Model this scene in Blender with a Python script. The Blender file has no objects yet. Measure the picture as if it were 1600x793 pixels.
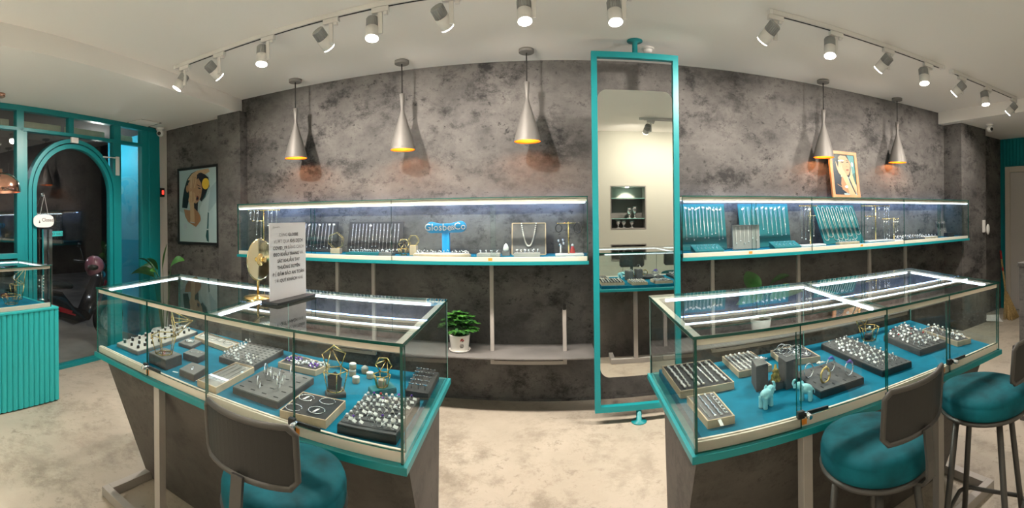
import bpy, bmesh, math, random
from math import sin, cos, tan, pi, radians, atan2, hypot, sqrt
from mathutils import Vector, Matrix
random.seed(7)
SC = bpy.context.scene
COL = SC.collection
# ------------------------------------------------------------------ panorama geometry
F, Y0, TT, HD, HC = 689.2, 336.94, -8.1, 0.0848, 1.55     # px per radian, horizon row, roll, heading, eye height
def az(u): return (u-800)/F-HD
def slope(u, y): return (Y0+TT*sin((u-800)/F)-y)/F
def on_z(u, y, z):
    r = (z-HC)/slope(u, y); a = az(u); return Vector((r*sin(a), r*cos(a), z))
def on_y(u, y, Y):
    a = az(u); r = Y/cos(a); return Vector((r*sin(a), Y, HC+slope(u, y)*r))
def on_x(u, y, X):
    a = az(u); r = X/sin(a); return Vector((X, r*cos(a), HC+slope(u, y)*r))
LN = Vector((-cos(.1293), -sin(.1293), 0)); LD = 3.8265   # storefront wall: LN.p = LD
LT = Vector((-sin(.1293), cos(.1293), 0))                 # along it, towards the back wall
def on_left(u, y, off=0.0):
    a = az(u); d = Vector((sin(a), cos(a), 0)); r = (LD+off)/d.dot(LN)
    return Vector((r*d.x, r*d.y, HC+slope(u, y)*r))
def left_x(y, D=LD): return -(D+.1289*y)/.9917
# ------------------------------------------------------------------ materials
def lin(c):
    c /= 255
    return c/12.92 if c <= .04045 else ((c+.055)/1.055)**2.4
def srgb(r, g, b): return (lin(r), lin(g), lin(b), 1)
M = {}
def mat(name, col, rough=.5, metal=0, noise=0, nscale=6, bump=0, bscale=60, sheen=0, spec=.5, coat=0, emit=None, es=0):
    m = bpy.data.materials.new(name); m.use_nodes = True
    nt = m.node_tree; b = nt.nodes['Principled BSDF']
    b.inputs['Base Color'].default_value = col; b.inputs['Roughness'].default_value = rough
    b.inputs['Metallic'].default_value = metal; b.inputs['Specular IOR Level'].default_value = spec
    if sheen: b.inputs['Sheen Weight'].default_value = sheen; b.inputs['Sheen Roughness'].default_value = .4; b.inputs['Sheen Tint'].default_value = col
    if coat: b.inputs['Coat Weight'].default_value = coat
    if emit: b.inputs['Emission Color'].default_value = emit; b.inputs['Emission Strength'].default_value = es
    if noise or bump:
        tc = nt.nodes.new('ShaderNodeTexCoord')
    if noise:
        n = nt.nodes.new('ShaderNodeTexNoise'); n.inputs['Scale'].default_value = nscale; n.inputs['Detail'].default_value = 6
        nt.links.new(tc.outputs['Object'], n.inputs['Vector'])
        r = nt.nodes.new('ShaderNodeValToRGB')
        r.color_ramp.elements[0].position = .3; r.color_ramp.elements[1].position = .7
        r.color_ramp.elements[0].color = tuple(c*(1-noise) for c in col[:3])+(1,)
        r.color_ramp.elements[1].color = tuple(min(1, c*(1+noise)) for c in col[:3])+(1,)
        nt.links.new(n.outputs['Fac'], r.inputs['Fac']); nt.links.new(r.outputs['Color'], b.inputs['Base Color'])
    if bump:
        n2 = nt.nodes.new('ShaderNodeTexNoise'); n2.inputs['Scale'].default_value = bscale; n2.inputs['Detail'].default_value = 3
        nt.links.new(tc.outputs['Object'], n2.inputs['Vector'])
        bp = nt.nodes.new('ShaderNodeBump'); bp.inputs['Strength'].default_value = bump; bp.inputs['Distance'].default_value = .01
        nt.links.new(n2.outputs['Fac'], bp.inputs['Height']); nt.links.new(bp.outputs['Normal'], b.inputs['Normal'])
    M[name] = m; return m
def glass(name, tint=(.955, .985, .98, 1), refl=1.0, ior=1.5):
    m = bpy.data.materials.new(name); m.use_nodes = True; nt = m.node_tree; nt.nodes.clear()
    o = nt.nodes.new('ShaderNodeOutputMaterial'); mx = nt.nodes.new('ShaderNodeMixShader')
    t = nt.nodes.new('ShaderNodeBsdfTransparent'); t.inputs['Color'].default_value = tint
    g = nt.nodes.new('ShaderNodeBsdfGlossy'); g.inputs['Roughness'].default_value = 0.0
    fr = nt.nodes.new('ShaderNodeFresnel'); fr.inputs['IOR'].default_value = ior
    mu = nt.nodes.new('ShaderNodeMath'); mu.operation = 'MULTIPLY'; mu.inputs[1].default_value = refl
    geo = nt.nodes.new('ShaderNodeNewGeometry'); inv = nt.nodes.new('ShaderNodeMath'); inv.operation = 'SUBTRACT'; inv.inputs[0].default_value = 1
    m2 = nt.nodes.new('ShaderNodeMath'); m2.operation = 'MULTIPLY'
    L = nt.links.new
    L(geo.outputs['Backfacing'], inv.inputs[1]); L(fr.outputs['Fac'], mu.inputs[0])
    L(mu.outputs[0], m2.inputs[0]); L(inv.outputs[0], m2.inputs[1])
    L(m2.outputs[0], mx.inputs['Fac']); L(t.outputs[0], mx.inputs[1]); L(g.outputs[0], mx.inputs[2]); L(mx.outputs[0], o.inputs['Surface'])
    M[name] = m; return m
def emission(name, col, s):
    m = bpy.data.materials.new(name); m.use_nodes = True; nt = m.node_tree; nt.nodes.clear()
    o = nt.nodes.new('ShaderNodeOutputMaterial'); e = nt.nodes.new('ShaderNodeEmission')
    e.inputs['Color'].default_value = col; e.inputs['Strength'].default_value = s
    nt.links.new(e.outputs[0], o.inputs['Surface']); M[name] = m; return m
def concrete(name, dark, mid, light, scale=1.0, stretch=(1, 1, 1.8), rough=.75, seam=None):
    m = bpy.data.materials.new(name); m.use_nodes = True; nt = m.node_tree; b = nt.nodes['Principled BSDF']; L = nt.links.new
    tc = nt.nodes.new('ShaderNodeTexCoord'); mp = nt.nodes.new('ShaderNodeMapping'); mp.inputs['Scale'].default_value = stretch
    L(tc.outputs['Object'], mp.inputs['Vector'])
    def noise(sc, det, dist, rg=.6):
        n = nt.nodes.new('ShaderNodeTexNoise'); n.inputs['Scale'].default_value = sc*scale; n.inputs['Detail'].default_value = det
        n.inputs['Distortion'].default_value = dist; n.inputs['Roughness'].default_value = rg; L(mp.outputs[0], n.inputs['Vector']); return n
    n1 = noise(1.9, 10, .1, .70); n2 = noise(3.4, 12, .12, .80); n3 = noise(1.1, 4, .2)
    r1 = nt.nodes.new('ShaderNodeValToRGB'); e = r1.color_ramp.elements
    e[0].position = .33; e[0].color = mid; e[1].position = .66; e[1].color = light
    L(n1.outputs['Fac'], r1.inputs['Fac'])
    r2 = nt.nodes.new('ShaderNodeValToRGB'); e = r2.color_ramp.elements
    e[0].position = .50; e[0].color = (0, 0, 0, 1); e[1].position = .62; e[1].color = (1, 1, 1, 1)
    L(n2.outputs['Fac'], r2.inputs['Fac'])
    r3 = nt.nodes.new('ShaderNodeValToRGB'); e = r3.color_ramp.elements
    e[0].position = .34; e[0].color = (.25, .25, .25, 1); e[1].position = .54; e[1].color = (1, 1, 1, 1)
    L(n3.outputs['Fac'], r3.inputs['Fac'])
    n4 = noise(15, 6, .3, .75); r4 = nt.nodes.new('ShaderNodeValToRGB'); e = r4.color_ramp.elements
    e[0].position = .57; e[0].color = (0, 0, 0, 1); e[1].position = .66; e[1].color = (1, 1, 1, 1); L(n4.outputs['Fac'], r4.inputs['Fac'])
    mxx = nt.nodes.new('ShaderNodeMath'); mxx.operation = 'MAXIMUM'; L(r2.outputs['Color'], mxx.inputs[0]); L(r4.outputs['Color'], mxx.inputs[1])
    mu = nt.nodes.new('ShaderNodeMath'); mu.operation = 'MULTIPLY'; L(mxx.outputs[0], mu.inputs[0]); L(r3.outputs['Color'], mu.inputs[1])
    mx = nt.nodes.new('ShaderNodeMix'); mx.data_type = 'RGBA'; L(mu.outputs[0], mx.inputs['Factor']); L(r1.outputs['Color'], mx.inputs['A']); mx.inputs['B'].default_value = dark
    L(mx.outputs['Result'], b.inputs['Base Color']); b.inputs['Roughness'].default_value = rough
    bp = nt.nodes.new('ShaderNodeBump'); bp.inputs['Strength'].default_value = .12; bp.inputs['Distance'].default_value = .01
    L(n2.outputs['Fac'], bp.inputs['Height']); L(bp.outputs['Normal'], b.inputs['Normal'])
    M[name] = m; return m
concrete('wall_plaster', (.018, .0172, .018, 1), (.062, .0590, .0588, 1), (.168, .158, .152, 1), stretch=(1, 1, 1.35))
concrete('floor_cement', (.26, .225, .178, 1), (.365, .322, .26, 1), (.45, .40, .33, 1), scale=.8, stretch=(1, 1, 1), rough=.42)
concrete('counter_laminate', (.05, .045, .041, 1), (.075, .067, .061, 1), (.125, .113, .103, 1), scale=1.7, stretch=(1, 1, 1), rough=.6)
mat('ceiling_paint', (.91, .885, .855, 1), .9)
mat('cream_paint', (.40, .395, .34, 1), .9)
mat('white_paint', (.72, .70, .67, 1), .8)
mat('teal_paint', srgb(16, 134, 141), .38, spec=.5)
mat('teal_dark', srgb(18, 132, 140), .45)
mat('teal_slat', srgb(38, 176, 180), .5)
mat('blue_paint', srgb(40, 175, 215), .6)
mat('cream_rail', (.78, .70, .60, 1), .45)
mat('velvet_deck', (.003, .15, .245, 1), .85, noise=.22, nscale=9, spec=.15)
mat('velvet_teal', (.002, .085, .112, 1), .75, noise=.6, nscale=8, sheen=.1, bump=.3, bscale=12, spec=.2)
mat('board_teal', (.008, .16, .185, 1), .8, noise=.1)
mat('steel_grey', (.42, .39, .365, 1), .45, noise=.06)
mat('shelf_grey', (.16, .153, .147, 1), .55, noise=.12, nscale=4)
mat('stool_metal', (.075, .071, .067, 1), .42, metal=.25)
mat('stool_pad', (.020, .0195, .019, 1), .55, bump=.1, bscale=300)
mat('black_foam', (.022, .023, .027, 1), .8, noise=.2, nscale=40)
mat('grey_foam', (.17, .168, .165, 1), .85, noise=.12, nscale=30)
mat('dark_foam', (.075, .074, .078, 1), .85, noise=.15, nscale=30)
mat('slot_dark', (.01, .011, .014, 1), .9)
mat('board_grey', (.16, .155, .16, 1), .85, noise=.15, nscale=20)
mat('board_black', (.03, .03, .037, 1), .8, noise=.15, nscale=20)
mat('pale_grey_pad', (.30, .29, .28, 1), .6)
mat('light_pad', (.42, .40, .37, 1), .8, noise=.08)
mat('pale_wood', (.55, .43, .30, 1), .6, noise=.16, nscale=18)
mat('frame_wood', (.46, .235, .105, 1), .5, noise=.2, nscale=14)
mat('white_gloss', (.82, .81, .80, 1), .3)
mat('white_tag', (.86, .86, .86, 1), .6)
mat('silver', (.86, .86, .87, 1), .16, metal=1)
mat('pale_silver', (.78, .77, .74, 1), .35, metal=.6)
mat('gem_white', (.9, .93, .97, 1), .05, spec=1, coat=1)
mat('gem_blue', (.05, .09, .55, 1), .08, spec=1, coat=1)
mat('gem_violet', (.16, .06, .45, 1), .1, spec=1, coat=1)
mat('gem_red', (.5, .03, .03, 1), .1, spec=1, coat=1)
mat('pearl', (.83, .80, .74, 1), .22, coat=.6)
mat('gold', (.80, .60, .25, 1), .25, metal=1)
mat('brass_mirror', (.80, .69, .42, 1), .10, metal=1)
mat('gold_inner', (.62, .22, .012, 1), .45, metal=.2)
mat('copper', (.85, .46, .34, 1), .12, metal=1)
mat('lamp_silver', (.17, .163, .154, 1), .55, metal=.3)
mat('lamp_grey', (.22, .21, .2, 1), .5)
mat('cord_black', (.012, .012, .012, 1), .6)
mat('black_plastic', (.014, .014, .015, 1), .4)
mat('head_white', (.74, .72, .70, 1), .4)
mat('head_grey', (.33, .34, .34, 1), .45, metal=.3)
mat('chrome', (.75, .75, .76, 1), .12, metal=1)
mat('mirror_glass', (.82, .84, .80, 1), .0, metal=1)
mat('frame_black', (.012, .012, .013, 1), .4)
mat('elephant_blue', srgb(150, 214, 222), .35, coat=.4)
mat('sign_blue', srgb(6, 148, 212), .45, emit=srgb(6, 148, 212), es=.0)
mat('ink_dark', (.05, .05, .055, 1), .7)
mat('ink_mid', (.25, .25, .26, 1), .7)
mat('paper', (.70, .70, .72, 1), .5)
mat('leaf', (.055, .20, .03, 1), .45, noise=.35, nscale=25)
mat('leaf_dark', (.03, .115, .03, 1), .4, noise=.3, nscale=14)
mat('leaf_light', (.22, .40, .07, 1), .45, noise=.2, nscale=14)
mat('soil', (.03, .02, .013, 1), .95)
mat('ceramic', (.80, .78, .74, 1), .25)
mat('pot_grey', (.45, .46, .46, 1), .6, noise=.1)
mat('orange_label', (.95, .33, .04, 1), .6)
mat('straw', (.36, .25, .10, 1), .85, noise=.4, nscale=50)
mat('red_band', (.35, .02, .02, 1), .5)
mat('door_white', (.55, .53, .52, 1), .5)
mat('door_frame', (.60, .56, .50, 1), .5)
mat('asphalt', (.22, .21, .205, 1), .8, noise=.25, nscale=3)
mat('night_wall', (.03, .028, .027, 1), .9, noise=.3, nscale=2)
mat('scooter_black', (.012, .013, .016, 1), .25, coat=.5)
mat('scooter_red', (.35, .012, .02, 1), .3, coat=.5)
mat('helmet_pink', (.27, .085, .13, 1), .3, coat=.5)
mat('rubber', (.012, .012, .012, 1), .8)
mat('niche_dark', (.20, .185, .17, 1), .5)
mat('mineral', (.34, .25, .05, 1), .5, noise=.7, nscale=60)
mat('olive_panel', (.12, .115, .06, 1), .7, noise=.3, nscale=5)
mat('transom_sill', (.85, .76, .55, 1), .6, noise=.2, nscale=5)
glass('case_glass', tint=(.94, .978, .97, 1), refl=1.35); glass('window_glass', tint=(.88, .92, .92, 1), refl=1.5, ior=1.9); glass('acrylic', tint=(.97, .97, .97, 1))
mat('glass_edge', (.002, .075, .058, 1), .15, spec=.6)
mat('glass_edge_light', (.22, .42, .38, 1), .15, spec=.6)
emission('led_cold', (.80, .89, 1, 1), 7); emission('led_blue', (.40, .56, 1, 1), 12)
mat('frame_strip', (.36, .365, .33, 1), .5)
emission('lens_warm', (1, .9, .76, 1), 16)
emission('bulb_amber', (1, .55, .16, 1), 4)
emission('led_red', (1, .05, .03, 1), 1.5)
emission('niche_lamp', (1, .92, .8, 1), 14)
# ------------------------------------------------------------------ mesh builder
class MB:
    def __init__(s): s.v = []; s.f = []; s.m = []; s.sm = []
    def add(s, vs, fs, mi=0, smooth=False):
        b = len(s.v); s.v += [Vector(v) for v in vs]
        for f in fs: s.f.append([b+i for i in f]); s.m.append(mi); s.sm.append(smooth)
        return s
    def box(s, a, b, mi=0):
        x0, x1 = sorted((a[0], b[0])); y0, y1 = sorted((a[1], b[1])); z0, z1 = sorted((a[2], b[2]))
        return s.prism([(x0, y0), (x1, y0), (x1, y1), (x0, y1)], z0, z1, mi)
    def prism(s, poly, z0, z1, mi=0, side=None, poly2=None):
        n = len(poly); p2 = poly2 or poly
        ar = sum(poly[i][0]*poly[(i+1) % n][1]-poly[(i+1) % n][0]*poly[i][1] for i in range(n))
        if ar < 0: poly = poly[::-1]; p2 = p2[::-1]
        vs = [(p[0], p[1], z0) for p in poly]+[(p[0], p[1], z1) for p in p2]
        s.add(vs, [list(range(n))[::-1], list(range(n, 2*n))], mi)
        s.f += [[len(s.v)-2*n+i, len(s.v)-2*n+(i+1) % n, len(s.v)-n+(i+1) % n, len(s.v)-n+i] for i in range(n)]
        s.m += [mi if side is None else side]*n; s.sm += [False]*n
        return s
    def slab(s, quad, thick, nrm=None, mi=0, side=None):
        """quad: outline of 3-D points (any planar polygon), extruded by thick along -normal."""
        q = [Vector(p) for p in quad]; n = len(q)
        nn = (q[1]-q[0]).cross(q[2]-q[0])
        for i in range(2, n-1): nn += (q[i]-q[0]).cross(q[i+1]-q[0])
        nn.normalize()
        if nrm is not None and nn.dot(Vector(nrm)) < 0: q = q[::-1]; nn = -nn
        vs = q+[p-nn*thick for p in q]
        s.add(vs, [list(range(n)), list(range(n, 2*n))[::-1]], mi)
        b = len(s.v)-2*n
        s.f += [[b+(i+1) % n, b+i, b+n+i, b+n+(i+1) % n] for i in range(n)]
        s.m += [mi if side is None else side]*n; s.sm += [False]*n
        return s
    def bar(s, p, q, w, h=None, mi=0, up=(0, 0, 1)):
        p = Vector(p); q = Vector(q); h = h or w; d = (q-p).normalized(); u = Vector(up)
        if abs(d.dot(u)) > .98: u = Vector((1, 0, 0))
        a = d.cross(u).normalized(); c = a.cross(d).normalized()
        vs = [o+a*sx*w/2+c*sz*h/2 for o in (p, q) for sx, sz in ((-1, -1), (1, -1), (1, 1), (-1, 1))]
        return s.add(vs, [[0, 1, 2, 3], [7, 6, 5, 4], [0, 4, 5, 1], [1, 5, 6, 2], [2, 6, 7, 3], [3, 7, 4, 0]], mi)
    def tube(s, path, r, seg=8, mi=0, closed=False, cap=True, sm=True):
        P = [Vector(p) for p in path]; n = len(P); R = r if isinstance(r, (list, tuple)) else [r]*n
        prev = None; rings = []; b = len(s.v)
        for i, p in enumerate(P):
            if closed: d = P[(i+1) % n]-P[i-1]
            else: d = P[min(i+1, n-1)]-P[max(i-1, 0)]
            if d.length < 1e-9: d = Vector((0, 0, 1))
            d.normalize()
            if prev is None: a = d.cross(Vector((0, 0, 1)) if abs(d.z) < .9 else Vector((1, 0, 0)))
            else: a = prev-d*prev.dot(d)
            if a.length < 1e-6: a = d.orthogonal()
            a.normalize(); prev = a; c = d.cross(a)
            s.v += [p+(a*cos(2*pi*k/seg)+c*sin(2*pi*k/seg))*R[i] for k in range(seg)]
        for i in range(n if closed else n-1):
            j = (i+1) % n
            for k in range(seg):
                s.f.append([b+i*seg+k, b+i*seg+(k+1) % seg, b+j*seg+(k+1) % seg, b+j*seg+k]); s.m.append(mi); s.sm.append(sm)
        if cap and not closed:
            s.f.append([b+k for k in range(seg)][::-1]); s.f.append([b+(n-1)*seg+k for k in range(seg)]); s.m += [mi]*2; s.sm += [False]*2
        return s
    def lathe(s, prof, c=(0, 0, 0), seg=24, mi=0, cap=True, sm=True, mtx=None):
        b = len(s.v); n = len(prof); c = Vector(c)
        for r, z in prof:
            for k in range(seg):
                p = Vector((r*cos(2*pi*k/seg), r*sin(2*pi*k/seg), z))
                s.v.append((mtx @ p if mtx else p)+c)
        for i in range(n-1):
            for k in range(seg):
                s.f.append([b+i*seg+k, b+i*seg+(k+1) % seg, b+(i+1)*seg+(k+1) % seg, b+(i+1)*seg+k]); s.m.append(mi); s.sm.append(sm)
        if cap:
            s.f.append([b+k for k in range(seg)][::-1]); s.f.append([b+(n-1)*seg+k for k in range(seg)]); s.m += [mi]*2; s.sm += [False]*2
        return s
    def ball(s, c, r, seg=10, rings=6, mi=0, mtx=None):
        sc = r if isinstance(r, (tuple, list)) else (r, r, r); c = Vector(c); b = len(s.v)
        for i in range(1, rings):
            t = pi*i/rings
            for k in range(seg):
                p = Vector((sin(t)*cos(2*pi*k/seg)*sc[0], sin(t)*sin(2*pi*k/seg)*sc[1], -cos(t)*sc[2]))
                s.v.append((mtx @ p if mtx else p)+c)
        for e in (-1, 1):
            p = Vector((0, 0, e*sc[2])); s.v.append((mtx @ p if mtx else p)+c)
        bot = len(s.v)-2; top = bot+1
        for i in range(rings-2):
            for k in range(seg):
                s.f.append([b+i*seg+k, b+i*seg+(k+1) % seg, b+(i+1)*seg+(k+1) % seg, b+(i+1)*seg+k]); s.m.append(mi); s.sm.append(True)
        for k in range(seg):
            s.f.append([b+(k+1) % seg, b+k, bot]); s.f.append([b+(rings-2)*seg+k, b+(rings-2)*seg+(k+1) % seg, top]); s.m += [mi]*2; s.sm += [True]*2
        return s
    def xf(s, mtx, start=0):
        for i in range(start, len(s.v)): s.v[i] = mtx @ s.v[i]
        return s
ROOTS = {}
def mesh_of(name, mb, mats):
    me = bpy.data.meshes.new(name); me.from_pydata([tuple(v) for v in mb.v], [], mb.f)
    for m in (mats if isinstance(mats, (list, tuple)) else [mats]): me.materials.append(M[m])
    me.polygons.foreach_set('material_index', mb.m); me.polygons.foreach_set('use_smooth', mb.sm); me.update()
    return me
def obj(name, mb, mats, parent=None, bevel=0, local=False):
    """Links mb as one mesh object. Points are world points; with local=True they are in the parent's frame."""
    if parent is not None and not local:
        inv = parent_matrix(parent).inverted(); mb.v = [inv @ v for v in mb.v]
    origin = None
    if parent is None and mb.v:
        xs = [v.x for v in mb.v]; ys = [v.y for v in mb.v]; zs = [v.z for v in mb.v]
        origin = Vector(((min(xs)+max(xs))/2, (min(ys)+max(ys))/2, min(zs))); mb.v = [v-origin for v in mb.v]
    o = bpy.data.objects.new(name, mesh_of(name, mb, mats)); COL.objects.link(o)
    if origin is not None: o.location = origin
    if parent is not None: o.parent = parent
    if bevel:
        md = o.modifiers.new('bevel', 'BEVEL'); md.width = bevel; md.segments = 2; md.limit_method = 'ANGLE'
    return o
def parent_matrix(o):
    m = Matrix.Translation(o.location) @ o.rotation_euler.to_matrix().to_4x4()
    return parent_matrix(o.parent) @ m if o.parent else m
def tag(o, label, cat, group=None, kind=None):
    o['label'] = label; o['category'] = cat
    if group: o['group'] = group
    if kind: o['kind'] = kind
    return o
def thing(name, label, cat, loc=(0, 0, 0), rz=0, group=None):
    o = bpy.data.objects.new(name, None); o.empty_display_size = .1; COL.objects.link(o)
    o.location = loc; o.rotation_euler = (0, 0, rz); return tag(o, label, cat, group)
def struct(name, mb, mats, parent=None, **k):
    o = obj(name, mb, mats, parent, **k)
    if parent is None: o['kind'] = 'structure'
    return o
def struct_root(name, loc=(0, 0, 0)):
    o = bpy.data.objects.new(name, None); COL.objects.link(o); o.location = loc; o['kind'] = 'structure'; return o
def dup(src, loc=None, rz=None, label=None, group=None):
    """A copy of a thing with copies of its parts and sub-parts; mesh data is shared."""
    r = src.copy(); COL.objects.link(r)
    if loc is not None: r.location = loc
    if rz is not None: r.rotation_euler = (0, 0, rz)
    if label: r['label'] = label
    if group: r['group'] = group
    for ch in list(src.children):
        c = ch.copy(); COL.objects.link(c); c.parent = r
        for g in ch.children:
            d = g.copy(); COL.objects.link(d); d.parent = c
    return r
def text_mb(body, size, origin, right, up, mi=0, align='CENTER', thick=.0006, bold=0):
    cu = bpy.data.curves.new('t', 'FONT'); cu.body = body; cu.size = size; cu.align_x = align; cu.resolution_u = 2; cu.offset = bold*size
    o = bpy.data.objects.new('t', cu); COL.objects.link(o)
    bpy.context.view_layer.update(); me = bpy.data.meshes.new_from_object(o.evaluated_get(bpy.context.evaluated_depsgraph_get()))
    r = Vector(right).normalized(); u = Vector(up).normalized(); n = r.cross(u); mb = MB()
    vs = [Vector(origin)+r*v.co.x+u*v.co.y+n*thick for v in me.vertices]
    mb.add(vs, [list(p.vertices) for p in me.polygons], mi)
    bpy.data.objects.remove(o); bpy.data.curves.remove(cu); bpy.data.meshes.remove(me)
    return mb
def join(a, b):
    n = len(a.v); a.v += b.v; a.f += [[n+i for i in f] for f in b.f]; a.m += b.m; a.sm += b.sm; return a
# ------------------------------------------------------------------ camera
cd = bpy.data.cameras.new('camera'); cam = bpy.data.objects.new('camera', cd); COL.objects.link(cam); SC.camera = cam
cd.type = 'PANO'; cd.panorama_type = 'CENTRAL_CYLINDRICAL'
cd.central_cylindrical_range_u_min = -800/F; cd.central_cylindrical_range_u_max = 800/F
cd.central_cylindrical_range_v_min = -(793-Y0)/F; cd.central_cylindrical_range_v_max = Y0/F; cd.central_cylindrical_radius = 1
cam.matrix_world = Matrix.Translation((0, 0, HC)) @ Matrix.Rotation(HD, 4, 'Z') @ Matrix.Rotation(radians(90), 4, 'X') @ Matrix.Rotation(-.01175, 4, 'Z')
SC.view_settings.view_transform = 'Standard'; SC.view_settings.look = 'None'; SC.view_settings.gamma = 1; SC.view_settings.use_curve_mapping = False
SC.view_settings.exposure = 0.42
w = bpy.data.worlds.new('night'); SC.world = w; w.use_nodes = True
w.node_tree.nodes['Background'].inputs['Color'].default_value = (.02, .025, .04, 1); w.node_tree.nodes['Background'].inputs['Strength'].default_value = .3
SC.cycles.transparent_max_bounces = 48; SC.cycles.max_bounces = 12; SC.cycles.glossy_bounces = 6; SC.cycles.use_denoising = True
SC.cycles.sample_clamp_indirect = 6; SC.cycles.caustics_reflective = False; SC.cycles.caustics_refractive = False
# ================================================================== room shell
C, S, YB, YF, XR, XBR = 2.8455, 2.695, 3.687, -.32, 6.04, 4.487
def LP(s, z, off=0.0): p = LN*(LD+off)+LT*s; return Vector((p.x, p.y, z))
def s_at(u): return on_left(u, 300).dot(LT)
S_BACK = (YB-LN.y*LD)/LT.y; S_FRONT = (YF-LN.y*LD)/LT.y
def lbox(mb, s0, s1, z0, z1, o0, o1, mi=0):
    q = [LP(s0, 0, o0), LP(s1, 0, o0), LP(s1, 0, o1), LP(s0, 0, o1)]
    return mb.prism([(p.x, p.y) for p in q], z0, z1, mi)
xl = lambda y: left_x(y)
struct('floor', MB().prism([(xl(YF)-.02, YF-.1), (XR+.1, YF-.1), (XR+.1, YB+.1), (xl(YB)-.03, YB+.1)], -.12, 0), 'floor_cement')
# ceiling with the two lower soffits along the side walls
m = MB().prism([(xl(YF)-.2, YF-.1), (XR+.1, YF-.1), (XR+.1, YB+.1), (xl(YB)-.2, YB+.1)], C, C+.1)
bl = lambda y: left_x(y, 2.5724)
m.prism([(xl(YF)-.2, YF), (bl(YF), YF), (bl(YB), YB), (xl(YB)-.2, YB)], S, C)
m.prism([(XBR, YF), (XR+.1, YF), (XR+.1, YB), (XBR, YB)], S, C)
struct('ceiling', m, 'ceiling_paint')
m = MB().box((xl(YB)-.15, YB, 0), (XR+.1, YB+.12, C+.05))
m.prism([(-3.328, 3.569), (-3.006, 3.569), (-3.006, YB), (-3.328, YB)], 0, S)
m.prism([(4.60, 3.395), (5.17, 3.395), (5.17, YB), (4.60, YB)], 0, S)
struct('wall_back', m, 'wall_plaster')
struct('baseboard_back', MB().box((xl(YB)+.02, YB-.008, 0), (4.59, YB, .02)).box((5.18, YB-.008, 0), (XR-.02, YB, .02)), 'wall_plaster')
m = MB(); lbox(m, s_at(247.5), S_BACK+.02, 0, S, 0, .15)
struct('wall_left', m, 'white_paint')
# right wall: teal battens round a white door
m = MB().box((XR+.012, YF, 0), (XR+.1, YB, S))
struct('wall_right', m, 'teal_dark')
m = MB(); y = YB-.006
while y > YF+.05:
    z0 = 2.27 if 2.50 < y-.02 < 3.60 else 0
    m.box((XR-.006, y-.042, z0), (XR+.012, y, S-.002)); y -= .062
struct('trim_1', m, 'teal_dark')
d = struct_root('door_2', (XR, 3.05, 0))
struct('door_frame', MB().box((XR-.03, 3.50, 0), (XR+.012, 3.585, 2.25)).box((XR-.03, 2.52, 0), (XR+.012, 2.60, 2.25)).box((XR-.03, 2.60, 2.16), (XR+.012, 3.50, 2.25)), 'door_frame', d, bevel=.004)
struct('door_leaf', MB().box((XR-.012, 2.605, .01), (XR+.010, 3.495, 2.155)), 'door_white', d)
# cream wall behind the camera, seen in the mirror, with display niches
xs = [(.884, 1.45), (1.93, 2.50)]; m = MB(); zs = [.83, 1.09, 1.32, 2.0]
m.box((xl(YF)-.1, YF-.12, 0), (xs[0][0], YF, C)).box((xs[0][1], YF-.12, 0), (xs[1][0], YF, C)).box((xs[1][1], YF-.12, 0), (XR+.1, YF, C))
for a, b in xs:
    m.box((a, YF-.12, 0), (b, YF, zs[0])).box((a, YF-.12, zs[1]), (b, YF, zs[2])).box((a, YF-.12, zs[3]), (b, YF, C))
struct('wall_front', m, 'cream_paint')
def niche(name, label, x0, x1, z0, z1, shelf, lamp):
    t = thing(name, label, 'display niche', ((x0+x1)/2, YF-.15, z0))
    e = .001; x0 += e; x1 -= e; z0 += e; z1 -= e
    obj('niche_box', MB().box((x0, YF-.30, z0), (x1, YF-.28, z1)).box((x0, YF-.28, z0), (x0+.015, YF+.006, z1)).box((x1-.015, YF-.28, z0), (x1, YF+.006, z1)).box((x0+.015, YF-.28, z0), (x1-.015, YF+.006, z0+.015)).box((x0+.015, YF-.28, z1-.015), (x1-.015, YF+.006, z1)), 'niche_dark', t)
    for z in shelf: obj('glass_shelf', MB().box((x0+.016, YF-.27, z), (x1-.016, YF-.03, z+.008)), 'glass_edge_light', t)
    if lamp:
        obj('downlight', MB().lathe([(.03, z1-.022), (.03, z1-.0155)], ((x0+x1)/2, YF-.12, 0), 16), 'niche_lamp', t)
        l = bpy.data.lights.new('niche_light', 'SPOT'); l.energy = 60; l.color = (1, .9, .76); l.spot_size = 1.5; l.spot_blend = .6; l.shadow_soft_size = .02
        lo = bpy.data.objects.new('niche_light', l); COL.objects.link(lo); lo.location = ((x0+x1)/2, YF-.10, z1-.03); lo.rotation_euler = (Vector((0, -.17, -.30))).to_track_quat('-Z', 'Y').to_euler()
    return t
niche('wall_niche', 'lit dark display niche with silver trophies and glass shelves reflected in the tall mirror', .884, 1.45, 1.32, 2.0, [1.48, 1.80], True)
niche('wall_niche', 'low dark display niche under the lit niche, reflected behind the glass counter', .884, 1.45, .83, 1.09, [], False)
niche('wall_niche', 'dark display niche cut off by the frame edge in the tall mirror', 1.93, 2.50, 1.32, 2.0, [1.48, 1.80], True)
niche('wall_niche', 'low dark display niche farthest from the storefront behind the stools', 1.93, 2.50, .83, 1.09, [], False)
for i, (x, z, h) in enumerate(((1.02, 1.336, .13), (1.11, 1.336, .12), (1.20, 1.489, .17), (1.29, 1.489, .19), (1.24, 1.336, .12))):
    m = MB().lathe([(.036, 0), (.036, .012), (.010, .02), (.009, h*.4), (.028, h*.52), (.042, h*.75), (.038, h), (.012, h)], (x, YF-.13, z), 14)
    tag(obj('silver_cup', m, 'silver'), 'small silver cup standing in the lit wall niche reflected in the mirror', 'cup', 'silver cups in the lit niche')
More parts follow.
